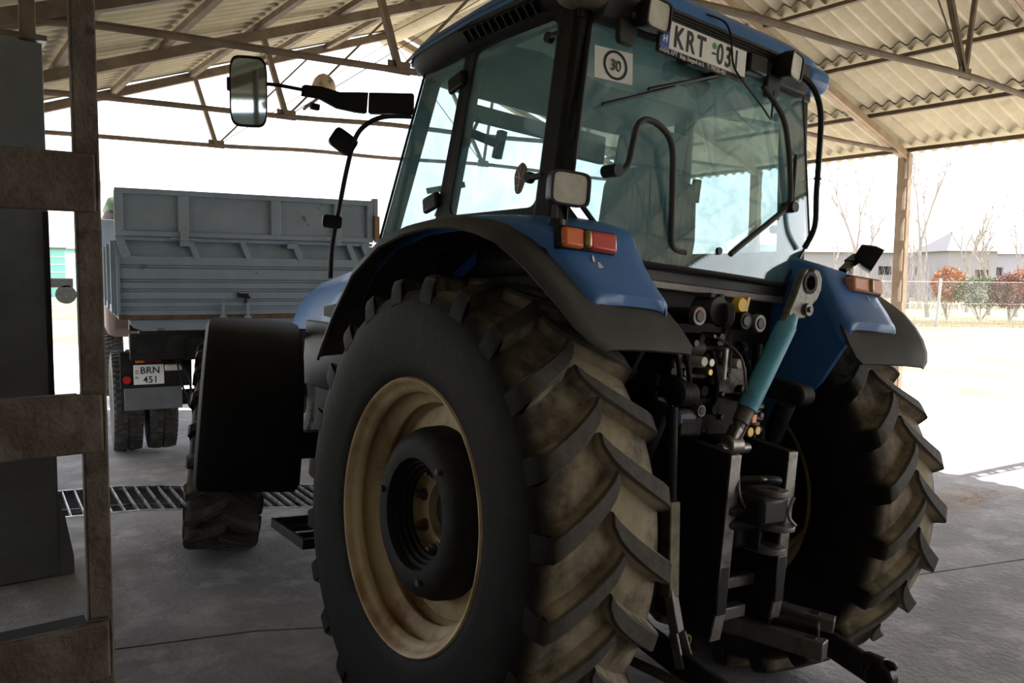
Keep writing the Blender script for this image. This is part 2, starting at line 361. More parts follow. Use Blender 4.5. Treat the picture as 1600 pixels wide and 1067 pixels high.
for ti, Y in enumerate(YT):
    t = empty('roof_truss', (RX, Y, RZ))
    def T(p): return (p[0]-RX, 0, p[1]-RZ)
    m = MB()
    up_ = .055 if Y > 8 else 0
    for s in (-1, 1): m.beam((0, s*.028, -.05+up_), (-4.6-RX, s*.028, zr(-4.6)-RZ-.05+up_), .05, .10)
    m.build('rafter', 'beam', t, smooth=False)
    m = MB()
    for s in (-1, 1): m.beam((0, s*.028, -.045), (8.62-RX, s*.028, zr(8.62)-RZ-.045), .05, .09)
    m.build('rafter', 'post', t, smooth=False)
    ch = bez([T(q) for q in ((-2.25, 3.12), (-1.9, 3.27), (-1.4, 3.35), (.7, 3.40), (1.95, 3.46), (3.2, 3.47), (5.0, 3.53), (6.8, 3.50), (8.45, 3.50))], 4)
    if Y < .5: ch = bez([T(q) for q in ((-2.25, 3.12), (-1.4, 3.38), (.7, 3.45), (3.2, 3.54), (4.9, 3.50), (5.6, 3.47), (8.45, 3.50))], 4)
    MB().tube(ch, .028, 8).build('bottom_chord', 'beam', t)
    n1, n2 = (.72, 3.40), (4.87, 3.52)
    for a, b, wd in ((n1, (.48, zr(.48)-.05), .05), (n1, (2.0, zr(2.0)-.05), .022), (n1, (3.2, zr(3.2)-.1), .010), (n2, (4.1, zr(4.1)-.05), .045), (n2, (5.05, zr(5.05)-.05), .035), (n2, (3.3, zr(3.3)-.1), .010)):
        m = MB(); m.beam(T(a), T(b), wd, wd); m.build('web_strut', 'beam', t, smooth=False)
    for a in (n1, n2):
        m = MB(); m.box(T((a[0], a[1]+.02)), (.20, .012, .10)); m.build('gusset_plate', 'beam', t, smooth=False)
    lab = ['rusty steel roof truss at the very back of the shed', 'rusty steel roof truss second from the back of the shed', 'rusty steel roof truss third from the back of the shed', 'rusty steel roof truss well behind the tractor', 'rusty steel roof truss just behind the tractor', 'rusty steel roof truss over the rear of the tractor cab', 'rusty steel roof truss in line with the bright post at right', 'rusty steel roof truss over the front of the tractor and the truck tail', 'farthest rusty steel roof truss, closing the open gable above the truck'][ti]
    tag(t, lab, 'roof truss', 'roof trusses of the shed')
# posts, right row: two channels with batten plates
def post(y, label):
    z0 = zR; t = empty('shed_post', (8.53, y, z0)); H = zr(8.53)-.02-z0
    for yc, w_ in ((-.065, .024), (.04, .085)):
        m = MB(); m.box((0, yc, H/2), (.10, w_, H)); m.build('channel', 'post', t, smooth=False, bevel=.004)
    z = .35
    while z < H-.1:
        m = MB(); m.box((-.054, -.035, z), (.010, .085, .10)); m.box((.054, -.035, z), (.010, .085, .10)); m.build('batten_plate', 'post', t, smooth=False); z += .42
    m = MB(); m.box((0, 0, .01), (.26, .30, .02)); m.build('base_plate', 'beam', t, smooth=False)
    tag(t, label, 'post', 'right-hand row of shed posts')
for y, l in ((.87, 'brown battened steel shed post just outside the frame at right'), (3.32, 'brown battened steel shed post standing clear at the right edge of the shed'), (5.77, 'brown battened steel shed post seen through the cab windows'), (8.22, 'brown battened steel shed post at the far right corner, behind the cab')): post(y, l)
# unseen left wall, added and sized to hold back sky light from that side
M_['wall'] = mat('plaster_wall', (.22, .215, .21), .9, 0, (.17, .165, .16), 2)
m = MB(); m.box((-4.7, -9.75, .95), (.16, 24.5, 2.6)); tag(m.build('wall_left_light_block', 'wall', smooth=False), kind='structure')
m = MB(); m.prism([(-4.6, -.4), (8.9, -.4), (8.9, 3.3), (RX, 5.1), (-4.6, 2.2)], -21.9, -21.75, plane='XZ'); tag(m.build('wall_back', 'wall', smooth=False), kind='structure')
# ---------------------------------------------------------------- tractor
TR = empty('tractor', (XL+math.cos(PHI)*(-XL), 0, math.sin(PHI)*XL), (0, PHI, 0))
tag(TR, 'large blue farm tractor with glazed cab, seen from behind, parked under the shed roof', 'tractor')
def lug_tyre(prof, Rt, half, n_lug, hgt, phase, lean, wt, side, name, m, parent, loc, rot=None, flip=1, xin=.02):
    b = MB(); b.lathe(prof, n=120)
    bt = lambda x: Rt - hgt - .02*(abs(x)/half)**3
    pitch = 360/n_lug; NS = 11
    for sd_ in (-1, 1):
        for k in range(n_lug):
            a0 = phase + k*pitch + (pitch/2 if sd_ > 0 else 0)
            st = []
            for i in range(NS):
                s = i/(NS-1)
                x = sd_*(-xin + (half+xin)*s)
                a = R(a0) + lean*(s**.72)
                # unit directions on the wheel: radial and tangential
                ca, sa = math.cos(a), math.sin(a)
                rtop = Rt - .008*s*s - (.008 if i == NS-1 else 0); rb = bt(abs(x)) - .03
                if s > .86: rb = bt(half) - .03 - (s-.86)/.14*.07
                w_ = wt*(.95+.18*s); wb = w_+.05
                def P(r, t, dx=0): return (x+dx, r*ca - t*sa, r*sa + t*ca)
                # slanted walls; the tip of the centre end rounded
                q = 1 if i > 1 else (.72, .93)[i]
                st.append([P(rb, -wb/2*q), P(rtop-.006, -w_/2*q), P(rtop, -w_/2*q+.006), P(rtop, w_/2*q-.006), P(rtop-.006, w_/2*q), P(rb, wb/2*q)])
            # end wall pushed slightly outwards at the base
            a = R(a0) + lean; ca, sa = math.cos(a), math.sin(a)
            for dx, dr, ws in ((.008, -.022, 1.0), (.013, -.060, 1.06), (.014, -.100, 1.1)):
                rt = Rt-.01+dr; w_ = wt*1.13*ws; wb = w_+.05; rb = Rt-.13
                def P2(r, t): return (sd_*(half+dx), r*ca - t*sa, r*sa + t*ca)
                st.append([(sd_*(half-.03), rb*ca+wb/2*sa, rb*sa-wb/2*ca), P2(rt-.006, -w_/2), P2(rt, -w_/2+.008), P2(rt, w_/2-.008), P2(rt-.006, w_/2), (sd_*(half-.03), rb*ca-wb/2*sa, rb*sa+wb/2*ca)])
            v0 = len(b.v); b.grid(st)
            mm = 6; b.f.append(tuple(v0+j for j in range(mm))); b.f.append(tuple(v0+(len(st)-1)*mm+j for j in range(mm)))
    if flip < 0:
        b.v = [(-x, y, z) for x, y, z in b.v]
    return b.build(name, m, parent, loc=loc, rot=rot, ang=38)
RR, RC = .892, .872
tp = [(-.225, .50), (-.238, .515), (-.246, .56), (-.257, .63), (-.262, .70), (-.258, .765), (-.245, .808), (-.225, .828), (-.15, .838), (0, .843)]
tp = tp + [(-x, r) for x, r in tp[-2::-1]]
rimp = [(-.232, .506), (-.240, .500), (-.236, .490), (-.218, .484), (-.205, .468), (-.192, .452), (-.180, .451), (-.168, .472), (-.152, .476), (-.140, .462), (-.122, .425), (-.108, .412), (-.096, .414), (-.084, .438), (-.068, .440), (-.056, .418), (-.02, .392), (.06, .388), (.13, .425), (.16, .465), (.215, .472), (.232, .500)]
for side in (-1, 1):
    X = side*.90
    ty = lug_tyre(tp, RR, .240, 23, .060, (4.0 if side < 0 else 9.15), R(12.5), .066, side, 'rear_tyre', 'tyre', TR, (X, 0, RC), flip=(1 if side < 0 else -1))
    m = MB(); m.lathe([(x*(-side) if side > 0 else x, r) for x, r in rimp], n=96)
    m.build('rim', 'rim', ty, ang=50, fix=False)
    # disc with holes: cream ring set deep
    m = MB(); q = -1 if side < 0 else 1
    m.lathe([(q*.05, .402), (q*.06, .36), (q*.085, .30), (q*.09, .20), (q*.06, .19), (q*.06, .115), (q*-.02, .11)], n=64); d = m.build('wheel_disc', 'rim', ty, ang=30)
    m = MB(); m.lathe([(q*.058, .0), (q*.052, .07), (q*.02, .112), (-q*.1, .115)], n=32); m.build('axle_hub', 'cast', ty)
    for k in range(8):
        a = 2*math.pi*k/8+.2; m = MB(); y, z = .155*math.cos(a), .155*math.sin(a)
        m.cyl((q*.06, y, z), (q*.09, y, z), .017, n=6); m.cyl((q*.09, y, z), (q*.105, y, z), .010, n=10); m.cyl((q*.060, y, z), (q*.066, y, z), .026, n=14); m.build('wheel_bolt', 'worn', ty)
    # ring-shaped cast weight
    pw = [(.02, .25), (.105, .25), (.105, .160), (.118, .160), (.121, .175), (.138, .174), (.141, .188), (.158, .187), (.161, .202), (.185, .202), (.196, .206), (.199, .235), (.193, .272), (.172, .302), (.13, .320), (.06, .326), (.02, .305)]
    m = MB(); m.lathe([(q*a, r) for a, r in pw], n=72, closed=True); wt = m.build('wheel_weight', 'weight', ty, ang=50)
    for k in range(3):
        a = R(100+120*k+30); y, z = .246*math.cos(a), .246*math.sin(a); m = MB(); m.cyl((q*.195, y, z), (q*.210, y, z), .013, n=6); m.build('weight_bolt', 'rust', ty)
# front wheels
FY = 2.72; STEER = R(-17)
fp = [(-.175, .36), (-.19, .375), (-.205, .42), (-.213, .48), (-.208, .545), (-.195, .585), (-.17, .603), (-.1, .610), (0, .613)]
fp = fp + [(-x, r) for x, r in fp[-2::-1]]
for side in (-1, 1):
    ty = lug_tyre(fp, .66, .212, 20, .042, 93, R(15), .048, side, 'front_tyre', 'tyref', TR, (side*.93, FY, .645), rot=(0, 0, STEER), flip=(1 if side < 0 else -1))
    m = MB(); m.lathe([(side*-1*a, r) for a, r in [(-.18, .365), (-.185, .355), (-.15, .34), (-.10, .32), (-.05, .30), (.10, .30), (.18, .36)]], n=64); m.build('rim', 'rim', ty)
    m = MB(); m.lathe([(side*.02, .30), (side*.04, .2), (side*.06, .12), (side*.14, .11), (side*.15, .0)], n=48); m.build('wheel_disc', 'rim', ty)
    # cycle fender behind/over the steered front wheel
    g = MB(); rows = []
    for i in range(25):
        a = R(62 + (186-62)*i/24); r = .825
        sec = []
        for (dx, dr) in ((-.285, -.085), (-.283, -.04), (-.268, -.012), (-.235, 0), (-.1, .006), (.1, .006), (.235, 0), (.268, -.012), (.283, -.04), (.285, -.085)):
            sec.append((dx, (r+dr)*math.cos(a), (r+dr)*math.sin(a)))
        rows.append(sec)
    g.grid(rows, thick=.006)
    # lower straight flap
    yb = .825*math.cos(R(186)); zb = .825*math.sin(R(186))
    FO = (.115 if side < 0 else -.115, 0, 0)
    f = g.build('front_fender', 'fdark' , ty, fix=False, ang=40, loc=FO)
    m = MB(); m.grid([[(-.285, yb+.085, zb), (-.268, yb+.01, zb), (-.2, yb, zb), (.2, yb, zb), (.268, yb+.01, zb), (.285, yb+.085, zb)], [(-.27, yb+.10, zb-.02), (-.255, yb+.03, zb-.03), (-.19, yb+.02, zb-.03), (.19, yb+.02, zb-.03), (.255, yb+.03, zb-.03), (.27, yb+.10, zb-.02)]], thick=.006); m.build('fender_lip', 'fdark', ty, fix=False, loc=FO)
    for dx in (-.08, .10):
        m = MB(); m.cyl((dx, yb-.012, zb+.13), (dx, yb+.01, zb+.13), .012, n=8); m.build('fender_bolt', 'worn', ty, loc=FO)
# front axle, engine side, gearbox and tanks: dark body under the cab
m = MB(); m.beam((-.75, FY, .64), (.75, FY, .64), .16, .18); m.cyl((-.82, FY, .64), (-.66, FY, .64), .13); m.cyl((.66, FY, .64), (.82, FY, .64), .13); m.build('front_axle', 'cast', TR, bevel=.02)
m = MB(); m.box((0, 2.1, .95), (.52, 1.7, .55)); m.box((0, 2.3, .62), (.30, 1.9, .2)); m.box((0, .7, .9), (.62, 1.6, .62)); m.build('engine_block', 'cast', TR, bevel=.03)
for s in (-1, 1):
    m = MB(); m.box((s*.60, 1.05, .85), (.42, .85, .62)); m.build('fuel_tank', 'dark', TR, bevel=.07)
    m = MB(); m.box((s*.62, .95, 1.42), (.36, 1.0, .06)); m.box((s*.45, .85, 1.3), (.05, 1.3, .4)); m.build('cab_floor_edge', 'dark', TR, bevel=.02)
# hood
def hood_sec(y, zt, w, zb):
    return [(-w, y, zb), (-w, y, zt-.26), (-w+.015, y, zt-.12), (-w+.06, y, zt-.04), (-w+.16, y, zt-.005), (0, y, zt+.01), (w-.16, y, zt-.005), (w-.06, y, zt-.04), (w-.015, y, zt-.12), (w, y, zt-.26), (w, y, zb)]
m = MB(); m.grid([hood_sec(y, z, w, zb) for y, z, w, zb in ((1.12, 1.96, .45, 1.50), (1.6, 1.94, .45, 1.48), (2.2, 1.88, .44, 1.46), (2.7, 1.80, .42, 1.44), (3.1, 1.70, .38, 1.42), (3.35, 1.56, .32, 1.40), (3.42, 1.42, .28, 1.38))], thick=.012)
hd = m.build('hood', 'blue', TR, fix=False, ang=60)
for s in (-1, 1):
    m = MB(); m.grid([[(s*.452, 1.9, 1.60), (s*.452, 1.9, 1.54)], [(s*.450, 2.15, 1.64), (s*.450, 2.15, 1.52)], [(s*.446, 2.45, 1.60), (s*.446, 2.45, 1.54)]], thick=s*.004); m.build('hood_emblem_panel', 'dark', hd, fix=False)
    m = MB(); m.box((s*.43, 2.0, 1.28), (.03, 1.5, .44)); m.build('side_panel', 'greymetal', TR, bevel=.02)
# left step
for s in (-1, 1):
    m = MB()
    for k in range(4): m.beam((s*.80, 1.14+.135*k+(0), .44), (s*1.03, 1.14+.135*k, .44), .022, .03)
    m.beam((s*1.03, 1.12, .44), (s*1.03, 1.56, .44), .02, .05); m.beam((s*.80, 1.12, .44), (s*.80, 1.56, .44), .02, .05)
    m.beam((s*.80, 1.13, .44), (s*1.03, 1.13, .44), .02, .05); m.beam((s*.80, 1.55, .44), (s*1.03, 1.55, .44), .02, .05)
    m.beam((s*.78, 1.14, .44), (s*.74, 1.14, 1.0), .03, .02); m.beam((s*.78, 1.54, .44), (s*.74, 1.54, 1.0), .03, .02)
    m.build('access_step', 'black', TR, bevel=.004)
# ---- rear fenders
def fender(s):
    # rows along the arc: (lip outer), (black outer shoulder), (boundary), ..., inner
    F = [ # lip YZ, boundary YZ, inner YZ(x=-.62)
        ((.90, 1.36), (.935, 1.38), (.93, 1.40)),
        ((.865, 1.42), (.90, 1.455), (.90, 1.48)),
        ((.76, 1.57), (.79, 1.61), (.79, 1.64)),
        ((.60, 1.745), (.62, 1.79), (.62, 1.82)),
        ((.38, 1.86), (.40, 1.905), (.40, 1.935)),
        ((.18, 1.905), (.19, 1.945), (.19, 1.98)),
        ((0, 1.922), (0, 1.960), (0, 2.0)),
        ((-.16, 1.918), (-.165, 1.955), (-.17, 2.0)),
        ((-.30, 1.895), (-.32, 1.938), (-.30, 1.985)),
        ((-.42, 1.862), (-.45, 1.885), (-.42, 1.95)),
        ((-.52, 1.815), (-.545, 1.83), (-.50, 1.87)),
        ((-.60, 1.772), (-.61, 1.785), (-.55, 1.80)),
        ((-.67, 1.712), (-.68, 1.722), (-.60, 1.74)),
        ((-.72, 1.662), (-.73, 1.667), (-.65, 1.68)),
        ((-.755, 1.612), (-.765, 1.617), (-.70, 1.62)),
        ((-.78, 1.572), (-.79, 1.576), (-.74, 1.57)),
        ((-.792, 1.548), (-.80, 1.549), (-.757, 1.545)),
    ]
    rows = []
    for i, (l, b, n) in enumerate(F):
        xl = -1.12 if i < 12 else (-1.10, -1.075, -1.045, -1.0, -.95)[i-12]
        xb = -1.075 if i < 12 else (-1.055, -1.03, -1.0, -.96, -.92)[i-12]
        xi = -.60 if i < 11 else (-.585, -.565, -.54, -.515, -.505, -.53)[i-11]
        r = [(xl, *l)]
        r.append((xl*.7+xb*.3, l[0]*.3+b[0]*.7, l[1]*.3+b[1]*.7)); r.append((xb, *b))
        for k in (.25, .5, .75, .93, 1.0):
            z = b[1]+(n[1]-b[1])*k + (.012 if i < 7 else -.03 if i < 13 else -.012 if i == 13 else .004)*math.sin(math.pi*k)**.5
            r.append((xb+(xi-xb)*k, b[0]+(n[0]-b[0])*k, z))
        rows.append([(-s*x, y, z) for x, y, z in r])
    m = MB(); m.grid(rows, thick=(.012 if s < 0 else -.012)); ext = m.build('rear_fender_extension', 'plastic', TR, fix=True, ang=50)
    # inner wheel housing wall
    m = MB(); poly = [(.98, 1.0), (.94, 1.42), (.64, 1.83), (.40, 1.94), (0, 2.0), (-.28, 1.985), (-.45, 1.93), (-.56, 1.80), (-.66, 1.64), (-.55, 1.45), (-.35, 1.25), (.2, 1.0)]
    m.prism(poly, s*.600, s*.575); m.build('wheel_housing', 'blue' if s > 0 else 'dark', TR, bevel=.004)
    # blue upper body over the extension
    B = [ # x outer, Y, Z outer ; x inner Y Z, (raised)
        (-1.00, .80, 1.62, -.60, .80, 1.68), (-1.01, .62, 1.81, -.60, .62, 1.86), (-1.015, .42, 1.915, -.60, .42, 1.965), (-1.015, .18, 1.965, -.60, .18, 2.01),
        (-1.015, -.05, 1.975, -.58, -.05, 2.02), (-1.01, -.25, 1.965, -.56, -.25, 2.015), (-1.005, -.36, 1.945, -.56, -.36, 1.995), (-.995, -.455, 1.925, -.56, -.455, 1.97),
        (-.982, -.515, 1.893, -.565, -.50, 1.943), (-.972, -.55, 1.850, -.57, -.525, 1.90), (-.96, -.59, 1.805, -.565, -.56, 1.845), (-.948, -.63, 1.765, -.555, -.595, 1.79),
        (-.935, -.662, 1.730, -.545, -.63, 1.745), (-.92, -.685, 1.708, -.545, -.665, 1.712), (-.895, -.692, 1.700, -.565, -.678, 1.702)]
    rows = []
    for (xo, yo, zo, xi, yi, zi) in B:
        r = []
        for k, dz in ((0, -.05), (.02, -.012), (.06, .004), (.2, .010), (.4, .012), (.6, .012), (.8, .010), (.93, .004), (.98, -.015), (1.0, -.10)):
            x = xo+(xi-xo)*k; r.append((-s*x, yo+(yi-yo)*k, zo+(zi-zo)*k+dz+(.014 if yo < -.5 else .004)))
        rows.append(r)
    last = rows[-1]; rows.append([(x*.995, y+.01, z-.035) for x, y, z in last])
    m = MB(); m.grid(rows); fb = m.build('rear_fender', 'blue', TR, ang=60)
    # tail light
    def tl(x0, x1, name, mt, d=.02, zc=1.896, h=.066, par=None):
        m = MB(); a = [(x0, 0), (x1, 0)]
        m.box(((x0+x1)/2, -.548-d/2, zc), (abs(x1-x0), d+.03, h), rot=(R(-8), 0, 0)); return m.build(name, mt, par or TR, bevel=min(.012, d/2+.006), seg=3)
    q = s
    h = tl(q*.970, q*.722, 'tail_light', 'dark', .004, h=.078)
    if s < 0:
        tl(-.963, -.875, 'orange_lens', 'orangepl', .022, par=h); tl(-.852, -.728, 'red_lens', 'redpl', .022, par=h); tl(-.877, -.850, 'lens_divider', 'brass', .034, h=.060, par=h)
        tag(h, 'tail light with an orange and a red lens')
    else:
        tl(.958, .712, 'orange_lens', mat('faded_orange_lens', (.72, .27, .13), .45, 0, (.62, .30, .2), 12), .022, par=h); tl(.862, .836, 'lens_divider', 'brass', .034, h=.060, par=h)
        tag(h, 'tail light with a faded orange lens')
    # reflector on the outer flank
    m = MB(); m.cyl((q*1.0, -.28, 1.905), (q*1.05, -.30, 1.905), .022); m.cyl((q*1.035, -.295, 1.905), (q*1.054, -.302, 1.905), .014); r_ = m.build('rubber_stop', 'lens' if 0 else 'dark', TR)
    m = MB(); m.cyl((q*1.05, -.302, 1.905), (q*1.058, -.305, 1.905), .013); m.build('stop_face', 'brass', r_)
    return fb
fender(-1); fender(1)
# white scar under the left tail light
m = MB(); m.box((-.835, -.585, 1.838), (.010, .004, .03), rot=(R(-40), R(30), 0)); m.box((-.82, -.60, 1.818), (.018, .004, .025), rot=(R(-45), R(-20), 0)); m.build('paint_scar', 'white', TR)
m = MB(); m.box((.835, -.585, 1.838), (.012, .004, .03), rot=(R(-40), R(30), 0)); m.box((.85, -.605, 1.81), (.018, .004, .03), rot=(R(-45), R(-20), 0)); m.build('paint_scar', 'white', TR)
# fender work lamps
def lamp(name, c, w, h, d, rot, parent, lensm='lens'):
    o = MB()
    rows = []
    for (t, k) in ((0, .62), (.25, .80), (.6, .98), (1, 1.0), (1.0, .88), (.93, .86)):
        sec = []
        for i in range(32):
            a = 2*math.pi*i/32; cx, cz = math.cos(a), math.sin(a); e = .38
            x = w/2*k*math.copysign(abs(cx)**e, cx); z = h/2*k*math.copysign(abs(cz)**e, cz); sec.append((x, -t*d, z))
        sec.append(sec[0]); rows.append(sec)
    o.grid(rows); o.f.append(tuple(range(32)))
    b = o.build(name, 'black', parent, loc=c, rot=rot, ang=40)
    o = MB(); sec = []
    for i in range(32):
        a = 2*math.pi*i/32; cx, cz = math.cos(a), math.sin(a); e = .38; k = .87
        sec.append((w/2*k*math.copysign(abs(cx)**e, cx), h/2*k*math.copysign(abs(cz)**e, cz)))
    o.prism(sec, -d*.93, -d*.90, plane='XZ'); o.build('lens', lensm, b, ang=40)
    o = MB()
    for i in range(13):
        z = -h*.40+h*.80*i/12; o.box((0, -d*.932, z), (w*.80, .003, h*.03))
    o.build('lens_ribs', lensm, b, smooth=False)
    return b
lp = lamp('work_lamp', (-.878, -.43, 2.066), .152, .116, .085, (R(0), 0, R(-10)), TR)
m = MB(); m.box((-.890, -.46, 1.985), (.045, .012, .075), rot=(R(-12), R(6), 0)); m.box((-.868, -.46, 1.985), (.006, .03, .075)); m.box((-.912, -.46, 1.985), (.006, .03, .075)); m.cyl((-.90, -.46, 1.93), (-.90, -.46, 1.965), .03); m.build('lamp_bracket', 'black', TR)
lp = lamp('work_lamp', (.985, -.42, 2.07), .165, .115, .10, (R(26), R(2), R(34)), TR)
m = MB(); m.beam((.83, -.45, 1.965), (.95, -.42, 2.02), .035, .02); m.beam((.93, -.42, 2.01), (1.0, -.42, 2.05), .05, .03); m.build('lamp_bracket', 'black', TR)
# ---- cab
sx_ = lambda z: .76-.08*(z-2.0)
def SP(s, y, z, o=0): return (s*(sx_(z)+o), y, z)
def side_bar(s, pts, w, h, name='pillar', m='black', off=0, bev=.008):
    mb = MB()
    for a, b in zip(pts, pts[1:]): mb.beam(SP(s, *a, off), SP(s, *b, off), w, h, up=(s, 0, 0))
    return mb.build(name, m, TR, bevel=bev)
for s in (-1, 1):
    # front post, door post, rear post
    mb = MB(); mb.beam(SP(s, .86, 2.80, -.05), SP(s, 1.10, 1.92, -.05), .07, .06, up=(s, 0, 0)); mb.beam(SP(s, 1.10, 1.94, -.05), SP(s, 1.14, 1.45, -.08), .07, .06, up=(s, 0, 0)); mb.build('front_pillar', 'dark', TR, bevel=.01)
    mb = MB(); mb.beam(SP(s, .465, 2.82, -.02), SP(s, .53, 1.98, -.02), .085, .06, up=(s, 0, 0)); mb.beam(SP(s, .53, 2.0, -.02), SP(s, .56, 1.45, -.02), .085, .06, up=(s, 0, 0)); mb.build('door_pillar', 'dark', TR, bevel=.008)
    mb = MB(); mb.beam(SP(s, -.205, 2.82, -.015), SP(s, -.225, 1.95, -.015), .12, .08, up=(s, 0, 0)); mb.build('rear_pillar', 'dark', TR, bevel=.02)
    # framed rear side window: border round the pane
    def ring(outer, inner, d=.03, o=.012):
        mb = MB(); n = len(outer)
        def p(q, k): return SP(s, q[0], q[1], k)
        vs = [p(q, o) for q in outer] + [p(q, o) for q in inner] + [p(q, o-d) for q in outer] + [p(q, o-d) for q in inner]; fs = []
        for i in range(n):
            j = (i+1) % n; fs += [(i, j, n+j, n+i), (2*n+i, 3*n+i, 3*n+j, 2*n+j), (i, 2*n+i, 2*n+j, j), (n+i, n+j, 3*n+j, 3*n+i)]
        return mb.add(vs, fs)
    def rr(y0t, y0b, y1t, y1b, z0, z1, r, n=5):   # rounded quad (front t/b, rear t/b)
        P = [(y0b, z0), (y0t, z1), (y1t, z1), (y1b, z0)]; out = []
        for i in range(4):
            a, b, c = Vector((*P[i-1], 0)), Vector((*P[i], 0)), Vector((*P[(i+1) % 4], 0))
            u = (a-b).normalized(); v = (c-b).normalized(); p0, p1 = b+u*r, b+v*r
            for k in range(n+1):
                t = k/n; q = p0*(1-t)**2 + b*2*t*(1-t) + p1*t*t; out.append((q.x, q.y))
        return out
    outer = rr(.462, .515, -.185, -.215, 1.985, 2.805, .05); inner = rr(.425, .455, -.143, -.163, 2.045, 2.765, .05)
    f = ring(outer, inner).build('side_window_frame', 'black', TR, ang=50)
    mb = MB(); n = len(inner); vs = [SP(s, *q, .004) for q in inner] + [SP(s, *q, -.001) for q in inner]
    mb.add(vs, [tuple(range(n)), tuple(range(n, 2*n))[::-1]]+[(i, (i+1) % n, n+(i+1) % n, n+i) for i in range(n)]); mb.build('side_window_pane', 'glass', f, smooth=False)
    # latch and hinge buttons
    for (y, z) in ((-.10, 2.70), (-.105, 2.16)):
        mb = MB(); mb.cyl(SP(s, y, z, .0), SP(s, y, z, .028), .022, n=14); mb.beam(SP(s, y-.02, z, .015), SP(s, y-.09, z, .015), .02, .03, up=(s, 0, 0)); mb.build('window_hinge', 'black', f, bevel=.004)
    # door: frameless pane with hinges at the door pillar
    di = [(.845, 2.775), (1.07, 1.96), (.58, 1.96), (.535, 2.10), (.505, 2.775)]
    mb = MB(); n = len(di); vs = [SP(s, *q, .010) for q in di] + [SP(s, *q, .005) for q in di]
    mb.add(vs, [tuple(range(n)), tuple(range(n, 2*n))[::-1]]+[(i, (i+1) % n, n+(i+1) % n, n+i) for i in range(n)]); dr = mb.build('door_glass', 'glass', TR, smooth=False)
    mb = MB(); mb.tube([SP(s, .85, 2.78, .010), SP(s, .96, 2.37, .012), SP(s, 1.075, 1.955, .010)], .007, 8); mb.tube([SP(s, 1.075, 1.955, .010), SP(s, .575, 1.955, .010)], .009, 8); mb.build('door_seal', 'black', dr)
    for (y, z) in ((.49, 2.66), (.56, 2.125)):
        mb = MB(); mb.beam(SP(s, y-.02, z, .02), SP(s, y+.10, z-.03, .02), .075, .03, up=(s, 0, 0)); mb.build('door_hinge', 'black', dr, bevel=.025, seg=3)
    # lower door panel
    mb = MB(); mb.prism([(1.08, 1.955), (1.12, 1.45), (.62, 1.45), (.60, 1.955)], s*.77, s*.745); mb.build('door_lower_panel', 'glass', TR, smooth=False)
    # inner handle on the door post
    mb = MB(); mb.beam(SP(s, .46, 2.42, -.06), SP(s, .30, 2.36, -.10), .035, .04); mb.beam(SP(s, .295, 2.42, -.10), SP(s, .31, 2.30, -.10), .035, .04); mb.build('grab_handle', 'dark', TR, bevel=.006)
    # grab rail with wide mirrors' arm
# windscreen and front frame
mb = MB(); mb.add([(-.68, .90, 2.80), (.68, .90, 2.80), (.74, 1.14, 1.95), (.70, 1.17, 1.55), (-.70, 1.17, 1.55), (-.74, 1.14, 1.95), (-.68, .894, 2.80), (.68, .894, 2.80), (.74, 1.134, 1.95), (.70, 1.164, 1.55), (-.70, 1.164, 1.55), (-.74, 1.134, 1.95)], [(0, 1, 2, 3, 4, 5), (11, 10, 9, 8, 7, 6)]+[(i, (i+1) % 6, 6+(i+1) % 6, 6+i) for i in range(6)]); ws = mb.build('windscreen', 'glass', TR, smooth=False)
mb = MB(); mb.box((-.10, .965, 2.66), (.55, .02, .10), rot=(R(-15), 0, 0)); mb.box((.45, .955, 2.63), (.2, .04, .16)); mb.build('sun_visor', 'dark', TR, bevel=.02)
mb = MB(); mb.tube([(-.30, .96, 2.68), (-.36, 1.02, 2.46), (-.45, 1.10, 2.12)], .009, 6); mb.tube([(-.33, 1.0, 2.56), (-.42, 1.07, 2.24)], .016, 6); mb.beam((-.33, 1.03, 2.30), (-.52, 1.09, 2.24), .012, .03); mb.build('windscreen_wiper', 'black', TR)
# roof
def ring_sec(z, hw, y0, y1, e=.30, n=64, sag=0):
    out = []
    cy, hy = (y0+y1)/2, (y1-y0)/2
    for i in range(n):
        a = 2*math.pi*i/n; c, s_ = math.cos(a), math.sin(a)
        x = hw*math.copysign(abs(c)**e, c); y = cy+hy*math.copysign(abs(s_)**e, s_)
        out.append((x, y, z - .085*max(0, (y-.25))))
    return out+[out[0]]
mb = MB(); rings = [ring_sec(2.775, .69, -.26, .90), ring_sec(2.79, .725, -.31, .95, .25), ring_sec(2.83, .765, -.33, 1.0, .25), ring_sec(2.885, .79, -.335, 1.02, .25)]
mb.grid(rings); mb.f.append(tuple(range(64))); rf0 = mb.build('roof_underside', 'dark', TR, ang=50)
mb = MB(); rings = [ring_sec(2.862, .790, -.345, 1.02, .25), ring_sec(2.905, .785, -.345, .97, .25), ring_sec(2.95, .73, -.30, .86, .28), ring_sec(2.985, .63, -.20, .72, .32), ring_sec(3.005, .46, -.02, .60, .4), ring_sec(3.01, .2, .2, .6, .5)]
mb.grid(rings); mb.f.append(tuple(5*65+i for i in range(64))); mb.build('roof_cap', 'blue', TR, ang=50)
for s in (-1, 1):   # louvred air intakes along the roof side
    mb = MB()
    for i in range(11): mb.beam((s*.742, -.06+.048*i, 2.800), (s*.776, -.06+.048*i, 2.835), .036, .006, up=(0, 1, 0))
    mb.beam((s*.742, -.10, 2.796), (s*.742, .46, 2.796), .008, .008); mb.beam((s*.782, -.10, 2.842), (s*.782, .46, 2.842), .008, .008)
    mb.build('air_intake_louvre', 'black', TR, smooth=False)
mb = MB(); mb.box((0, .35, 2.765), (1.30, 1.1, .012)); mb.build('headliner', 'liner', TR, bevel=.005)
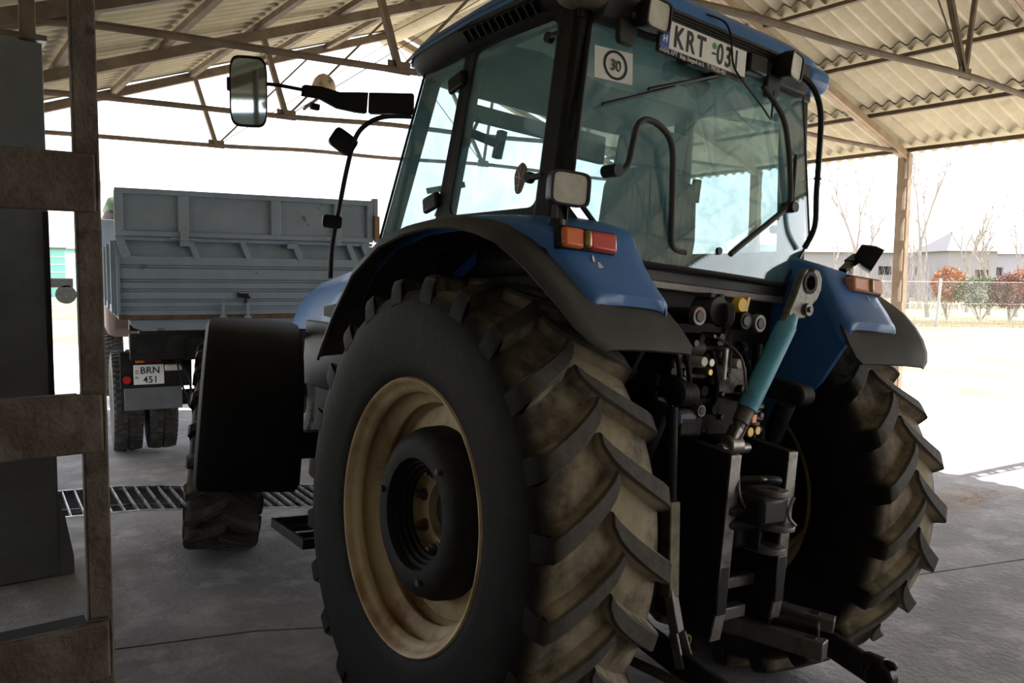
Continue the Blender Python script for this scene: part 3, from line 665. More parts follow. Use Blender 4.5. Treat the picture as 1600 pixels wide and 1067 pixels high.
for s in (-1, 1):
    MB().box((s*(.665 if s > 0 else .70), -.275, 2.828), (.20, .16, .115)).build('roof_corner', 'blue' if s > 0 else 'dirty', TR, bevel=.045, seg=4)
# rear header panel under the roof edge
mb = MB(); mb.prism([(-.30, 2.735), (-.33, 2.745), (-.352, 2.80), (-.35, 2.868), (-.25, 2.868), (-.25, 2.735)], -.66, .60); hp = mb.build('rear_header_panel', 'plastic', TR, bevel=.006)
mb = MB()
for z in (2.812, 2.824, 2.836, 2.848): mb.box((-.05, -.356, z), (.86, .006, .005))
mb.build('header_ribs', 'dark', hp, smooth=False)
for x in (-.62, .585):
    mb = MB(); mb.cyl((x, -.345, 2.80), (x, -.348, 2.80), .011, n=14); mb.build('header_hole', 'ink', hp)
for s in (-1, 1):     # brackets hanging on the header
    x = -.545 if s < 0 else .335
    mb = MB(); mb.prism([(x-.045, 2.755), (x+.045, 2.755), (x+.045, 2.685), (x+.03, 2.665), (x-.035, 2.665), (x-.045, 2.685)], -.352, -.325, plane='XZ'); mb.build('header_bracket', 'plastic', TR, bevel=.006)
    mb = MB(); mb.cyl((x+.02, -.352, 2.775), (x+.02, -.375, 2.775), .014); mb.beam((x+.02, -.37, 2.77), (x+.05, -.38, 2.80), .02, .02); mb.build('bracket_bolt', 'worn', TR)
lamp('roof_work_lamp', (-.478, -.335, 2.782), .135, .115, .10, (R(4), 0, R(4)), TR)
lamp('roof_work_lamp', (.355, -.335, 2.805), .135, .115, .10, (R(4), 0, R(14)), TR)
mb = MB(); mb.box((.175, -.365, 2.765), (.12, .05, .08)); mb.build('number_plate_lamp', 'black', TR, bevel=.01)
# number plate
mb = MB(); mb.box((-.155, -.372, 2.737), (.525, .012, .135)); npl = mb.build('number_plate_holder', 'black', TR, bevel=.006)
mb = MB(); mb.box((-.155, -.380, 2.745), (.505, .005, .105)); pl = mb.build('number_plate', 'white', npl, bevel=.003)
mb = MB(); mb.box((-.384, -.3835, 2.745), (.045, .002, .103)); mb.build('country_strip', 'eu', npl, smooth=False)
RX90 = (R(90), 0, 0)
text('plate_letters', 'KRT', .112, 'ink', npl, (-.338, -.3835, 2.707), RX90, sx=.76, bold=.0026, spacing=1.28)
text('plate_digits', '031', .112, 'ink', npl, (-.088, -.3835, 2.707), RX90, sx=.74, bold=.0022, spacing=1.22)
mb = MB(); mb.box((-.104, -.384, 2.738), (.022, .001, .008)); mb.build('plate_dash', 'ink', npl, smooth=False)
mb = MB(); mb.cyl((-.104, -.3836, 2.768), (-.104, -.3842, 2.768), .013); mb.build('plate_seal', 'green', npl)
text('country_letter', 'H', .034, 'white', npl, (-.397, -.3848, 2.712), RX90, bold=.001)
text('holder_lettering', 'AXIÁL KFT   Baja, Szegedi út 6.   T: 79/520-400', .0235, 'white', npl, (-.405, -.3795, 2.6735), RX90, spacing=.92, bold=0, sx=.93)
# rear window: bowed pane with cut lower corners
def RW(x, z):   # surface of the rear window
    t = (2.76-z)/.9; return (x, -.262-.085*t-.045*(1-(x/.7)**2), z)
def rw_half(z):
    if z > 2.10: return .662 + (.735-.662)*(2.76-z)/(2.76-2.10)
    return .735 - (2.10-z)/(2.10-1.87)*(.735-.50)
zs = [2.76-(.66)*i/16 for i in range(17)]+[2.10-.23*i/8 for i in range(1, 9)]
mb = MB(); mb.grid([[RW(rw_half(z)*(-1+2*j/24), z) for j in range(25)] for z in zs], thick=.005); rw = mb.build('rear_window', 'rearglass', TR, fix=False, ang=60)
ol = [RW(rw_half(z), z) for z in zs]; orr = [RW(-rw_half(z), z) for z in zs]
mb = MB()
for P_ in (ol, orr): mb.tube(P_[::2]+[P_[-1]], .010, 8)
mb.tube([RW(.5*(-1+2*j/12), 1.87) for j in range(13)], .012, 8); mb.build('window_seal', 'black', rw)
mb = MB(); mb.beam((-.72, -.25, 2.76), (.72, -.25, 2.76), .05, .04); mb.beam((-.55, -.32, 1.835), (.55, -.32, 1.835), .06, .05); mb.beam((.54, -.32, 1.84), (.75, -.26, 2.06), .05, .05); mb.beam((-.54, -.32, 1.84), (-.75, -.26, 2.06), .05, .05); mb.build('rear_window_frame', 'black', TR, bevel=.006)
mb = MB(); mb.box((0, -.345, 1.80), (1.06, .03, .035)); mb.build('rear_sill_strip', 'worn', TR, bevel=.006)
# sticker 30
def onw(x, z, d=.004): p = RW(x, z); return (p[0], p[1]-d, p[2])
mb = MB(); mb.grid([[onw(-.645+.178*i/4, 2.652-.12*j/3-(.0 if i else 0)+.008*i/4) for i in range(5)] for j in range(4)], thick=.0015); st = mb.build('speed_sticker', 'white', rw, fix=False)
c = onw(-.550, 2.597, .0075); mb = MB(); mb.grid([[onw(c[0]+r_*math.cos(2*math.pi*i/40), c[2]+r_*math.sin(2*math.pi*i/40), .0075) for i in range(41)] for r_ in (.046, .051, .056)]); mb.build('sticker_ring', 'ink', st)
text('sticker_number', '30', .058, 'ink', st, (c[0]-.0, c[1]-.001, c[2]-.021), RX90, align='CENTER', bold=.0006, sx=.95)
# rear wiper
mb = MB(); mb.cyl((-.05, -.30, 2.672), (-.05, -.37, 2.672), .016); mb.tube([(-.05, -.365, 2.668), (-.30, -.36, 2.575), (-.42, -.352, 2.53)], .007, 6); mb.tube([(-.28, -.350, 2.572), (-.63, -.335, 2.43)], .006, 6); mb.build('rear_wiper', 'black', TR)
mb = MB(); mb.cyl((-.21, -.30, 2.70), (-.21, -.335, 2.705), .028); mb.cyl((-.06, -.275, 2.63), (-.06, -.29, 2.60), .055, .03); mb.box((-.14, -.262, 2.665), (.2, .06, .07)); mb.build('wiper_motor', 'dark', TR, bevel=.01)
# curved opening stays on the rear window
k1 = smooth_pts([(-.565, -.375, 2.19), (-.525, -.385, 2.22), (-.508, -.385, 2.30), (-.490, -.385, 2.375), (-.44, -.385, 2.405), (-.36, -.39, 2.385), (-.305, -.39, 2.33), (-.285, -.39, 2.20), (-.262, -.385, 2.0), (-.235, -.38, 1.945), (-.17, -.38, 1.935)], 5)
mb = MB(); mb.tube(k1, .0125, 10); hnd = mb.build('window_opening_handle', 'plastic', TR)
mb = MB(); mb.cyl((-.585, -.33, 2.19), (-.585, -.405, 2.19), .024); mb.build('handle_knob', 'black', hnd)
k2 = smooth_pts([(.265, -.35, 2.70), (.40, -.36, 2.60), (.455, -.365, 2.48), (.485, -.37, 2.33), (.495, -.37, 2.25), (.46, -.37, 2.20), (.36, -.38, 2.135), (.20, -.385, 2.03), (.10, -.385, 1.96)], 5)
mb = MB(); mb.tube(k2, .0125, 10); hnd = mb.build('window_opening_handle', 'plastic', TR)
mb = MB(); mb.cyl((.50, -.33, 2.215), (.50, -.40, 2.215), .024); mb.tube([(.485, -.36, 2.45), (.535, -.35, 2.46), (.56, -.34, 2.2)], .008, 6); mb.build('handle_knob', 'black', hnd)
mb = MB(); mb.cyl((.02, -.385, 1.965), (.02, -.398, 1.965), .015, n=18); mb.build('window_plug', 'black', rw)
# cable over the plate and hose at the right
mb = MB(); mb.tube(smooth_pts([(-.16, -.33, 2.90), (-.05, -.37, 2.885), (-.02, -.39, 2.83), (-.006, -.39, 2.775), (.030, -.39, 2.70), (.22, -.385, 2.60), (.30, -.375, 2.565), (.325, -.36, 2.60), (.34, -.35, 2.70)], 6), .0042, 6); mb.build('lamp_cable', 'black', TR)
mb = MB(); mb.tube(smooth_pts([(.45, -.36, 2.81), (.56, -.38, 2.77), (.62, -.40, 2.66), (.64, -.40, 2.45), (.645, -.40, 2.30), (.655, -.40, 2.15), (.65, -.36, 2.05)], 6), .013, 8); mb.build('rubber_hose', 'black', TR)
mb = MB(); mb.lathe([(0, .014), (0, .018), (.006, .018), (.006, .014)], n=14, axis='Z', c=(.644, -.40, 2.36), closed=True); mb.tube([(.63, -.40, 2.365), (.57, -.37, 2.34)], .002, 5); mb.build('hose_tie', 'black', TR)
# leaf-shaped sticker on the left side pane
mb = MB(); poly = [(-.035+.038*math.cos(a)*(1+.12*math.sin(3*a)), 2.165+.062*math.sin(a)) for a in [2*math.pi*i/24 for i in range(24)]]
mb.add([SP(-1, y, z, .008) for y, z in poly]+[SP(-1, y, z, .006) for y, z in poly], [tuple(range(24)), tuple(range(24, 48))]+[(i, (i+1) % 24, 24+(i+1) % 24, 24+i) for i in range(24)])
ls = mb.build('leaf_sticker', 'beam', TR, smooth=False)
mb = MB()
for a_, b_ in (((-.065, 2.155), (-.005, 2.175)), ((-.035, 2.11), (-.03, 2.22)), ((-.03, 2.17), (-.012, 2.205)), ((-.04, 2.16), (-.06, 2.195)), ((-.036, 2.14), (-.01, 2.135))): mb.beam(SP(-1, *a_, .0095), SP(-1, *b_, .0095), .0025, .0015)
mb.build('leaf_veins', 'white', ls, smooth=False)
# interior
mb = MB(); bp_ = [(-.22, 1.80), (.26, 1.80), (.29, 2.05), (.275, 2.22)]+[(.02+.255*math.cos(R(a)), 2.22+.12*math.sin(R(a))) for a in range(10, 171, 10)]+[(-.235, 2.22), (-.25, 2.05)]
mb.prism(bp_, -.04, .08, plane='XZ'); mb.box((.02, .30, 1.78), (.50, .50, .13)); st = mb.build('driver_seat', 'seat', TR, bevel=.035, seg=4, ang=60)
mb = MB()
for i in range(13): mb.box((-.19+.035*i, -.0405, 2.02), (.003, .004, .40))
mb.build('seat_ribs', 'dark', st)
mb = MB(); mb.box((.03, -.005, 2.42), (.24, .09, .17), rot=(R(6), 0, 0)); mb.tube([(-.03, 0, 2.2), (-.03, 0, 2.40)], .008); mb.tube([(.09, 0, 2.2), (.09, 0, 2.40)], .008); mb.build('headrest', 'seat', st, bevel=.035, seg=3)
mb = MB(); mb.box((-.30, .12, 2.02), (.07, .30, .07)); mb.build('armrest', 'seat', st, bevel=.02)
mb = MB(); mb.box((0, .30, 1.60), (.40, .42, .28)); mb.build('seat_base', 'dark', TR, bevel=.03)
mb = MB(); mb.box((.52, .15, 1.85), (.28, .70, .28)); mb.tube([(.46, .3, 1.98), (.44, .33, 2.12)], .01); mb.cyl((.44, .33, 2.10), (.44, .33, 2.16), .02); mb.build('side_console', 'dark', TR, bevel=.03)
mb = MB(); mb.box((0, 1.02, 1.78), (.50, .20, .52)); mb.tube([(0, .98, 1.9), (0, .80, 2.06)], .035); mb.build('dashboard', 'dark', TR, bevel=.04)
mb = MB(); ctr = Vector((0, .79, 2.07)); ax = Vector((0, -.62, .78)); xx = Vector((1, 0, 0)); yy = ax.cross(xx)
mb.tube([ctr+xx*.2*math.cos(2*math.pi*i/32)+yy*.2*math.sin(2*math.pi*i/32) for i in range(33)], .015, 8); mb.tube([ctr-xx*.2, ctr, ctr+xx*.2], .012); mb.tube([ctr, ctr+yy*.2], .012); mb.build('steering_wheel', 'dark', TR)
mb = MB(); mb.box((0, .4, 1.44), (1.36, 1.4, .04)); mb.box((0, -.24, 1.62), (1.12, .05, .42)); mb.build('cab_floor', 'seat', TR)
mb = MB(); mb.box((.02, -.30, 1.66), (1.0, .02, .28)); mb.build('rear_cab_panel', 'dark', TR, bevel=.005)
# a coat bundle behind the seat's left side and grey interior box in front of the left pane
mb = MB(); mb.box((-.52, .20, 1.92), (.24, .5, .26)); mb.build('side_console', 'dark', TR, bevel=.07, seg=3)
# mirrors on the left
def mirror(c, w, h, rot, name='rear_view_mirror', m='black'):
    mb = MB(); n = 32; sec = []
    for (y, k) in ((.045, .55), (.04, .8), (.02, .97), (0, 1.0), (-.012, 1.0), (-.012, .93), (-.006, .91)):
        r = []
        for i in range(n):
            a = 2*math.pi*i/n; cx, cz = math.cos(a), math.sin(a); e = .40
            r.append((w/2*k*math.copysign(abs(cx)**e, cx), y, h/2*k*math.copysign(abs(cz)**e, cz)))
        sec.append(r+[r[0]])
    mb.grid(sec); mb.f.append(tuple(range(n)))
    if name != 'rear_view_mirror': mb.f.append(tuple(6*(n+1)+i for i in range(n)))
    b = mb.build(name, m, TR, loc=c, rot=rot, ang=50)
    if name != 'rear_view_mirror': return b
    mb = MB(); P_ = [(w/2*.92*math.copysign(abs(math.cos(a))**.4, math.cos(a)), h/2*.92*math.copysign(abs(math.sin(a))**.4, math.sin(a))) for a in [2*math.pi*i/n for i in range(n)]]
    mb.prism(P_, -.0095, -.006, plane='XZ'); mb.build('mirror_glass', 'mirror', b, smooth=False); return b
mr_ = mirror((-1.435, 1.18, 2.555), .165, .315, (R(8), R(-4), R(-22)))
mb = MB(); mb.box((-.085, .01, .03), (.02, .03, .06)); mb.build('mirror_clip', 'black', mr_, bevel=.006)
mb = MB(); mb.tube([(-1.42, 1.20, 2.605), (-1.30, 1.19, 2.620), (-1.16, 1.17, 2.622)], .009, 8)
mb.build('mirror_rod', 'black', TR)
mb = MB(); P0 = [(-1.18, 1.18, 2.60, .05), (-1.10, 1.17, 2.605, .055), (-1.02, 1.14, 2.602, .075), (-.94, 1.10, 2.603, .095), (-.90, 1.08, 2.605, .10)]
mb.grid([[(x, y-.02, z+h/2), (x, y+.02, z+h/2), (x, y+.02, z-h/2), (x, y-.02, z-h/2), (x, y-.02, z+h/2)] for x, y, z, h in [(a, b, c+(.02 if i < 2 else 0), d) for i, (a, b, c, d) in enumerate(P0)]]); mb.box((-1.12, 1.17, 2.555), (.045, .03, .03))
mb.beam((-.885, 1.075, 2.607), (-.72, .93, 2.615), .04, .10); mb.build('mirror_arm', 'black', TR, bevel=.006)
rail = smooth_pts([(-.72, .95, 2.56), (-.80, 1.07, 2.56), (-.86, 1.14, 2.52), (-.895, 1.18, 2.45), (-.91, 1.22, 2.30), (-.925, 1.25, 2.08), (-.935, 1.27, 1.92), (-.935, 1.27, 1.75)], 5)
mb = MB(); mb.tube(rail, .0125, 10); mb.build('front_grab_rail', 'black', TR)
b_ = mirror((-.950, 1.20, 2.425), .130, .10, (0, R(28), R(-10)), 'turned_rear_view_mirror')
b_ = mirror((-.960, 1.24, 2.03), .095, .065, (0, 0, R(-14)), 'side_marker_lamp')
# right mirror arm for symmetry of the machine
mirror((1.40, 1.18, 2.555), .165, .315, (0, 0, R(20)))
mb = MB(); mb.tube([(.72, .95, 2.615), (1.1, 1.18, 2.61), (1.38, 1.20, 2.60)], .014, 8); mb.build('mirror_rod', 'black', TR)
# ---- rear housing and linkage
mb = MB(); mb.box((0, .1, .98), (.60, 1.0, .66)); mb.box((0, -.12, 1.36), (.50, .5, .34)); mb.cyl((-.66, 0, RC), (.66, 0, RC), .14); mb.cyl((-.5, 0, RC), (.5, 0, RC), .2); mb.box((0, -.36, 1.05), (.40, .14, .44)); mb.build('rear_axle_housing', 'cast', TR, bevel=.03)
def tub(name, pts, r, m, n=10, parent=None, sm=True):
    return MB().tube(smooth_pts(pts, 5) if sm and len(pts) > 2 else pts, r, n).build(name, m, parent or TR)
def bx(name, c, d, m, rot=None, bev=.006, parent=None): return MB().box(c, d, rot).build(name, m, parent or TR, bevel=bev)
def cy(name, a, b, r, m, r2=None, n=20, parent=None, bev=.003): return MB().cyl(a, b, r, r2, n).build(name, m, parent or TR, bevel=bev)
random.seed(11)
# plate carrying couplers
bx('coupler_rail', (-.10, -.50, 1.690), (.42, .03, .055), 'worn', rot=(R(-8), 0, 0))
cy('trailer_socket', (-.175, -.48, 1.715), (-.175, -.58, 1.715), .052, 'plastic'); cy('socket_cap', (-.155, -.585, 1.70), (-.130, -.60, 1.70), .045, 'plastic', n=24)
MB().box((-.205, -.53, 1.768), (.03, .08, .02)).box((-.15, -.53, 1.768), (.03, .08, .02)).build('socket_ears', 'plastic', TR, bevel=.005)
for x, z in ((-.305, 1.685), (-.035, 1.685), (.055, 1.68)):
    c = cy('hydraulic_coupler', (x, -.46, z), (x, -.575, z), .032, 'oily'); cy('coupler_ring', (x, -.575, z), (x, -.60, z), .036, 'worn' if x != -.035 else 'dark', parent=c); cy('coupler_bore', (x, -.598, z), (x, -.604, z), .022, 'ink', parent=c)
MB().lathe([(0, 0), (0, .026), (.012, .032), (.03, .030), (.034, .022), (.034, 0)], n=28, axis='Y', c=(-.045, -.585, 1.745)).box((-.018, -.575, 1.735), (.014, .02, .085), rot=(0, R(12), 0)).build('yellow_dust_cap', 'yellow', TR)
for a, b in (((-.26, -.45, 1.64), (-.31, -.48, 1.52)), ((.0, -.47, 1.65), (-.06, -.50, 1.53)), ((.03, -.47, 1.65), (-.03, -.52, 1.52))): MB().beam(a, b, .022, .014).build('control_rod', 'worn', TR, bevel=.003)
# valve bank and clutter
clut = [('valve_block', (-.20, -.42, 1.50), (.24, .16, .12)), ('valve_block', (.05, -.42, 1.46), (.20, .14, .16)), ('lift_cylinder_block', (-.05, -.42, 1.30), (.36, .16, .16)), ('top_link_bracket', (-.05, -.50, 1.15), (.12, .18, .16)), ('valve_block', (-.30, -.42, 1.36), (.14, .12, .2)), ('sensor_box', (-.24, -.52, 1.27), (.13, .06, .08)), ('valve_block', (.22, -.40, 1.30), (.14, .12, .22))]
for n_, c_, d_ in clut: bx(n_, c_, d_, 'oily' if 'valve' in n_ else 'cast', bev=.012)
for i in range(26):
    x = random.uniform(-.36, .22); z = random.uniform(1.22, 1.62); r_ = random.uniform(.010, .022); y = -.50-random.uniform(0, .04)
    cy('pipe_fitting', (x, -.42, z), (x, y, z), r_, random.choice(['oily', 'cast', 'worn', 'oily']), n=random.choice([6, 14]))
for (x, z, r_, m_) in ((-.215, 1.517, .019, 'lens'), (-.172, 1.515, .017, 'steel'), (-.005, 1.515, .020, 'lens'), (-.175, 1.478, .014, 'brass')): cy('round_plug', (x, -.50, z), (x, -.565, z), r_, m_)
bx('steel_lever', (-.075, -.55, 1.51), (.022, .012, .13), 'steel'); bx('steel_lever', (-.045, -.55, 1.53), (.010, .010, .10), 'worn')
cy('spool_cap', (-.25, -.50, 1.57), (-.17, -.50, 1.565), .030, 'plastic'); cy('cross_shaft', (-.17, -.50, 1.565), (.06, -.50, 1.575), .013, 'cast'); cy('lever_knob', (.06, -.50, 1.575), (.09, -.50, 1.577), .028, 'dark')
for x in (-.31, -.26, -.10, .10):
    tub('hydraulic_hose', [(x, -.46, 1.60), (x-.03, -.55, 1.50), (x+.02, -.52, 1.38), (x+.05, -.44, 1.28)], .010, 'dark')
tub('bowden_cable', [(-.10, -.50, 1.62), (-.03, -.58, 1.55), (.0, -.60, 1.42), (.0, -.62, 1.30), (-.08, -.62, 1.20), (-.22, -.55, 1.12)], .0055, 'worn')
cy('hitch_spool', (-.20, -.46, 1.33), (-.20, -.56, 1.33), .024, 'worn'); cy('spool_bore', (-.20, -.555, 1.33), (-.20, -.563, 1.33), .016, 'ink')
MB().box((-.26, -.50, 1.30), (.12, .10, .07)).build('pump_body', mat('bluish_casting', (.05, .055, .085), .45, .3), TR, bevel=.02)
bx('orange_bracket', (-.27, -.47, 1.38), (.10, .05, .035), mat('rusty_orange', (.16, .055, .02), .6) , bev=.006)
# lift arms
for s in (-1, 1):
    MB().beam((s*.20, -.10, 1.48), (s*.36, -.60, 1.40), .06, .09).cyl((s*.31, -.60, 1.40), (s*.41, -.60, 1.40), .045).build('lift_arm', 'cast', TR, bevel=.015)
    cy('lift_cylinder', (s*.40, -.25, .62), (s*.38, -.52, 1.35), .042, 'cast')
# spring on the right side
MB().lathe([(i*.012, .048 if i % 4 < 2 else .036) for i in range(20)], n=20, axis='Z', c=(.21, -.48, 1.24)).build('lift_spring', 'worn', TR)
cy('spring_rod', (.21, -.48, 1.18), (.21, -.48, 1.60), .02, 'cast')
bx('copper_block', (-.005, -.60, 1.300), (.05, .03, .04), 'copper'); bx('copper_block', (.05, -.60, 1.305), (.035, .03, .04), 'copper')
cy('brass_fitting', (.02, -.58, 1.255), (.02, -.625, 1.255), .020, 'brass'); cy('brass_fitting', (.065, -.58, 1.26), (.065, -.625, 1.26), .018, 'brass')
# raised top link: hooked end, light blue tube, threaded end
hk = Vector((.300, -.62, 1.850)); lo = Vector((-.06, -.60, 1.22)); d_ = (hk-lo).normalized()
tA = lo + d_*.14; tB = lo + d_*.53
MB().cyl(tA, tB, .041, n=24).cyl(tB, tB+d_*.05, .038, .028).build('top_link_tube', 'cyan', TR)
MB().cyl(lo+d_*.03, tA, .024, n=14).cyl(lo+d_*.08, lo+d_*.15, .033, .036).build('top_link_spindle', 'worn', TR)
MB().cyl(lo-Vector((.03, .0, 0))-d_*.02, lo+Vector((.05, 0, 0))-d_*.02, .040).box(lo+d_*.02, (.05, .05, .08), rot=(0, R(32), 0)).build('top_link_ball_end', 'steel', TR, bevel=.008)
cy('top_link_pin', (-.13, -.60, 1.19), (.04, -.60, 1.19), .022, 'steel')
# claw end: plate in XZ with open hook
def C(u, v):  # local frame along link
    n_ = Vector((d_.z, 0, -d_.x)); return hk + d_*v + n_*u
outer = [(-.045, -.16), (-.050, -.08), (-.060, -.02), (-.068, .03), (-.045, .055), (-.040, .015), (-.022, -.014), (.006, -.018), (.024, 0), (.026, .022), (.010, .040), (-.012, .043), (-.02, .075), (.015, .088), (.055, .072), (.078, .035), (.082, -.01), (.068, -.05), (.070, -.09), (.060, -.12), (.035, -.14), (.01, -.15), (-.005, -.19)]
mb = MB(); P_ = [C(u, v) for u, v in outer]; n_ = len(P_)
mb.add([(p.x, p.y-.018, p.z) for p in P_]+[(p.x, p.y+.018, p.z) for p in P_], [tuple(range(n_)), tuple(range(n_, 2*n_))[::-1]]+[(i, n_+i, n_+(i+1) % n_, (i+1) % n_) for i in range(n_)])
hook = mb.build('top_link_hook', mat('galvanised_casting', (.15, .145, .13), .45, .6, (.09, .06, .04), 22, .5, .7, bump=.3), TR, bevel=.007, ang=60)
c_ = C(-.005, .012); MB().lathe([(-.022, .030), (-.022, .046), (.022, .046), (.022, .030)], n=32, axis='Y', c=c_, closed=True).build('hook_ring', 'cast', hook)
MB().beam(C(-.02, -.14), C(-.012, -.235), .05, .03, up=(0, 1, 0)).build('hook_shank', 'worn', hook, bevel=.008)
cc = C(.045, -.085); MB().cyl((cc.x, cc.y-.02, cc.z), (cc.x, cc.y-.032, cc.z), .026).cyl((cc.x, cc.y-.03, cc.z), (cc.x, cc.y-.042, cc.z), .012).build('hook_latch', 'worn', hook)
# hitch frame: two tall plates
for s in (-1, 1):
    xo = -.193 if s < 0 else .155
    MB().prism([(-.725, 1.195), (-.46, 1.225), (-.42, .52), (-.68, .50), (-.70, .50), (-.70, .60), (-.725, .60)], xo-.028, xo+.028).build('hitch_side_plate', 'black', TR, bevel=.004)
    MB().prism([(-.732, 1.192), (-.725, 1.192), (-.712, .60), (-.700, .50), (-.707, .50), (-.722, .60)], xo-.028, xo+.028).build('hitch_slide_rail', 'steel', TR)
bx('hitch_crossbar', (-.02, -.60, .665), (.30, .05, .045), 'worn'); bx('hitch_crossbar', (-.06, -.62, .555), (.24, .05, .05), 'worn')
bx('hitch_back_plate', (-.02, -.47, .80), (.30, .03, .5), 'cast')
# adjustable clevis coupling
MB().box((-.02, -.66, .95), (.28, .14, .22)).cyl((-.02, -.72, .90), (-.02, -.72, 1.06), .05).box((-.06, -.76, .995), (.16, .13, .11)).build('clevis_housing', 'black', TR, bevel=.02)
def tongue(z, l, w, th, name, m='worn'):
    P_ = [(-.02-w, -.70)]+[(-.02+w*math.cos(a), -.70-l+w*.8*-math.sin(a) if 0 else -.70-l-w*.8*math.sin(a)) for a in [math.pi-math.pi*i/12 for i in range(13)]]+[(-.02+w, -.70)]
    o = MB().prism(P_, z-th/2, z+th/2, plane='XY').build(name, m, TR, bevel=.005)
    cy('pin_hole', (-.02, -.70-l, z+th/2-.002), (-.02, -.70-l, z+th/2+.0015), .022, 'ink', parent=o)
tongue(1.055, .08, .062, .024, 'clevis_upper_jaw', 'worn'); tongue(.935, .115, .066, .020, 'clevis_lower_jaw', 'worn')
MB().tube(smooth_pts([(.028, -.835, 1.048), (.018, -.825, 1.0), (.020, -.83, .965), (.038, -.845, .94)], 4), .007, 8).build('clevis_cheek', 'steel', TR)
tongue(.845, .09, .060, .024, 'clevis_tongue', 'worn')
bx('tongue_bracket', (-.08, -.73, .885), (.012, .10, .09), 'black'); bx('tongue_bracket', (.04, -.73, .885), (.012, .10, .09), 'black')
tub('release_lever', [(-.18, -.66, 1.085), (-.10, -.72, 1.095), (-.03, -.76, 1.10), (.02, -.77, 1.095)], .016, 'black'); bx('lever_grip', (-.03, -.755, 1.10), (.09, .025, .014), 'steel', rot=(0, R(6), 0))
tub('release_rod', [(-.16, -.72, 1.12), (-.17, -.74, 1.05), (-.14, -.75, 1.0)], .006, 'worn'); cy('locking_pin', (-.20, -.71, .985), (-.05, -.76, .99), .022, 'black'); cy('pin_tip', (-.06, -.757, .99), (-.02, -.77, .992), .016, 'steel')
cy('locking_pin', (-.20, -.70, .935), (-.06, -.75, .935), .026, 'black')
# pick-up drawbar with fork
DZ = .475
MB().beam((.02, -.35, DZ), (.17, -.70, DZ), .13, .07).build('drawbar', 'worn', TR, bevel=.006)
MB().beam((.17, -.66, DZ+.01), (.27, -.84, DZ+.01), .11, .10).build('drawbar_head', 'cast', TR, bevel=.012)
f1 = MB().beam((.10, -.62, DZ+.0), (.185, -.92, DZ-.0), .07, .07).build('drawbar_fork', 'worn', TR, bevel=.005)
f2 = MB().beam((.25, -.60, DZ+.055), (.37, -.84, DZ+.04), .07, .055).build('drawbar_fork', 'worn', TR, bevel=.005)
cy('fork_hole', (.172, -.865, DZ+.033), (.172, -.865, DZ+.0367), .022, 'ink', parent=f1); cy('fork_hole', (.128, -.71, DZ+.033), (.128, -.71, DZ+.0367), .012, 'ink', parent=f1); cy('fork_hole', (.335, -.77, DZ+.068), (.335, -.77, DZ+.0735), .024, 'ink', parent=f2)
# lower links
def link(s):
    xa = .36
    MB().beam((s*.40, .10, .62), (s*(.36 if s > 0 else .385), -1.02, .40), .035, .10).build('lower_link', 'black', TR, bevel=.008)
    e = Vector((s*(.36 if s > 0 else .385), -1.05, .395))
    MB().cyl(e-Vector((.03, 0, 0)), e+Vector((.03, 0, 0)), .055).box(e+Vector((0, .03, .03)), (.05, .09, .08)).box(e+Vector((.0, -.03, .055)), (.03, .05, .03)).build('lower_link_ball', 'oily', TR, bevel=.01)
link(1); link(-1)
for s, x, y in ((-1, -.40, -.60), (1, .33, -.46)):
    a = Vector((x-.01*s, y+.02, 1.35)); b = Vector((x, y-.02, .72)); c = Vector((x+.01, y-.10, .50))
    if s < 0: b = Vector((-.41, -.66, .68)); c = Vector((-.385, -.74, .45))
    cy('lift_screw', a, (a+b)/2, .022, 'cast'); MB().beam((a+b)/2, b, .055, .05).build('lift_rod', mat('yellowed_zinc', (.16, .14, .08), .5, .4, (.08, .07, .05), 14) if s < 0 else bpy.data.materials['yellowed_zinc'], TR, bevel=.006)
    MB().beam(b+Vector((0, 0, .03)), (b+c)/2, .05, .035).beam((b+c)/2+Vector((-.02, 0, 0)), c+Vector((-.026, 0, 0)), .014, .035).beam((b+c)/2+Vector((.02, 0, 0)), c+Vector((.026, 0, 0)), .014, .035).build('lift_rod_fork', 'worn', TR, bevel=.004)
tub('check_chain', [(-.50, -.25, .50), (-.46, -.45, .42), (-.42, -.65, .40), (-.40, -.85, .40)], .018, 'rust')
cy('stabiliser', (-.30, -.1, .55), (-.36, -.75, .42), .022, 'rust'); cy('stabiliser', (.30, -.1, .55), (.36, -.75, .42), .022, 'rust')
MB().lathe([(0, .016), (0, .024), (.01, .024), (.01, .016)], n=18, axis='Y', c=(-.29, -.66, .50), closed=True).build('linch_ring', 'brass', TR)
# ---------------------------------------------------------------- tipper truck
TK = empty('tipper_truck', (-1.05, 5.2, 0), (0, 0, R(-8)))
tag(TK, 'grey tipper truck standing tail-on behind the drain grate, left of the tractor', 'truck')
W_ = 2.34
def tb(name, m, mb, bev=.0, par=None): return mb.build(name, m, par or TK, bevel=bev)
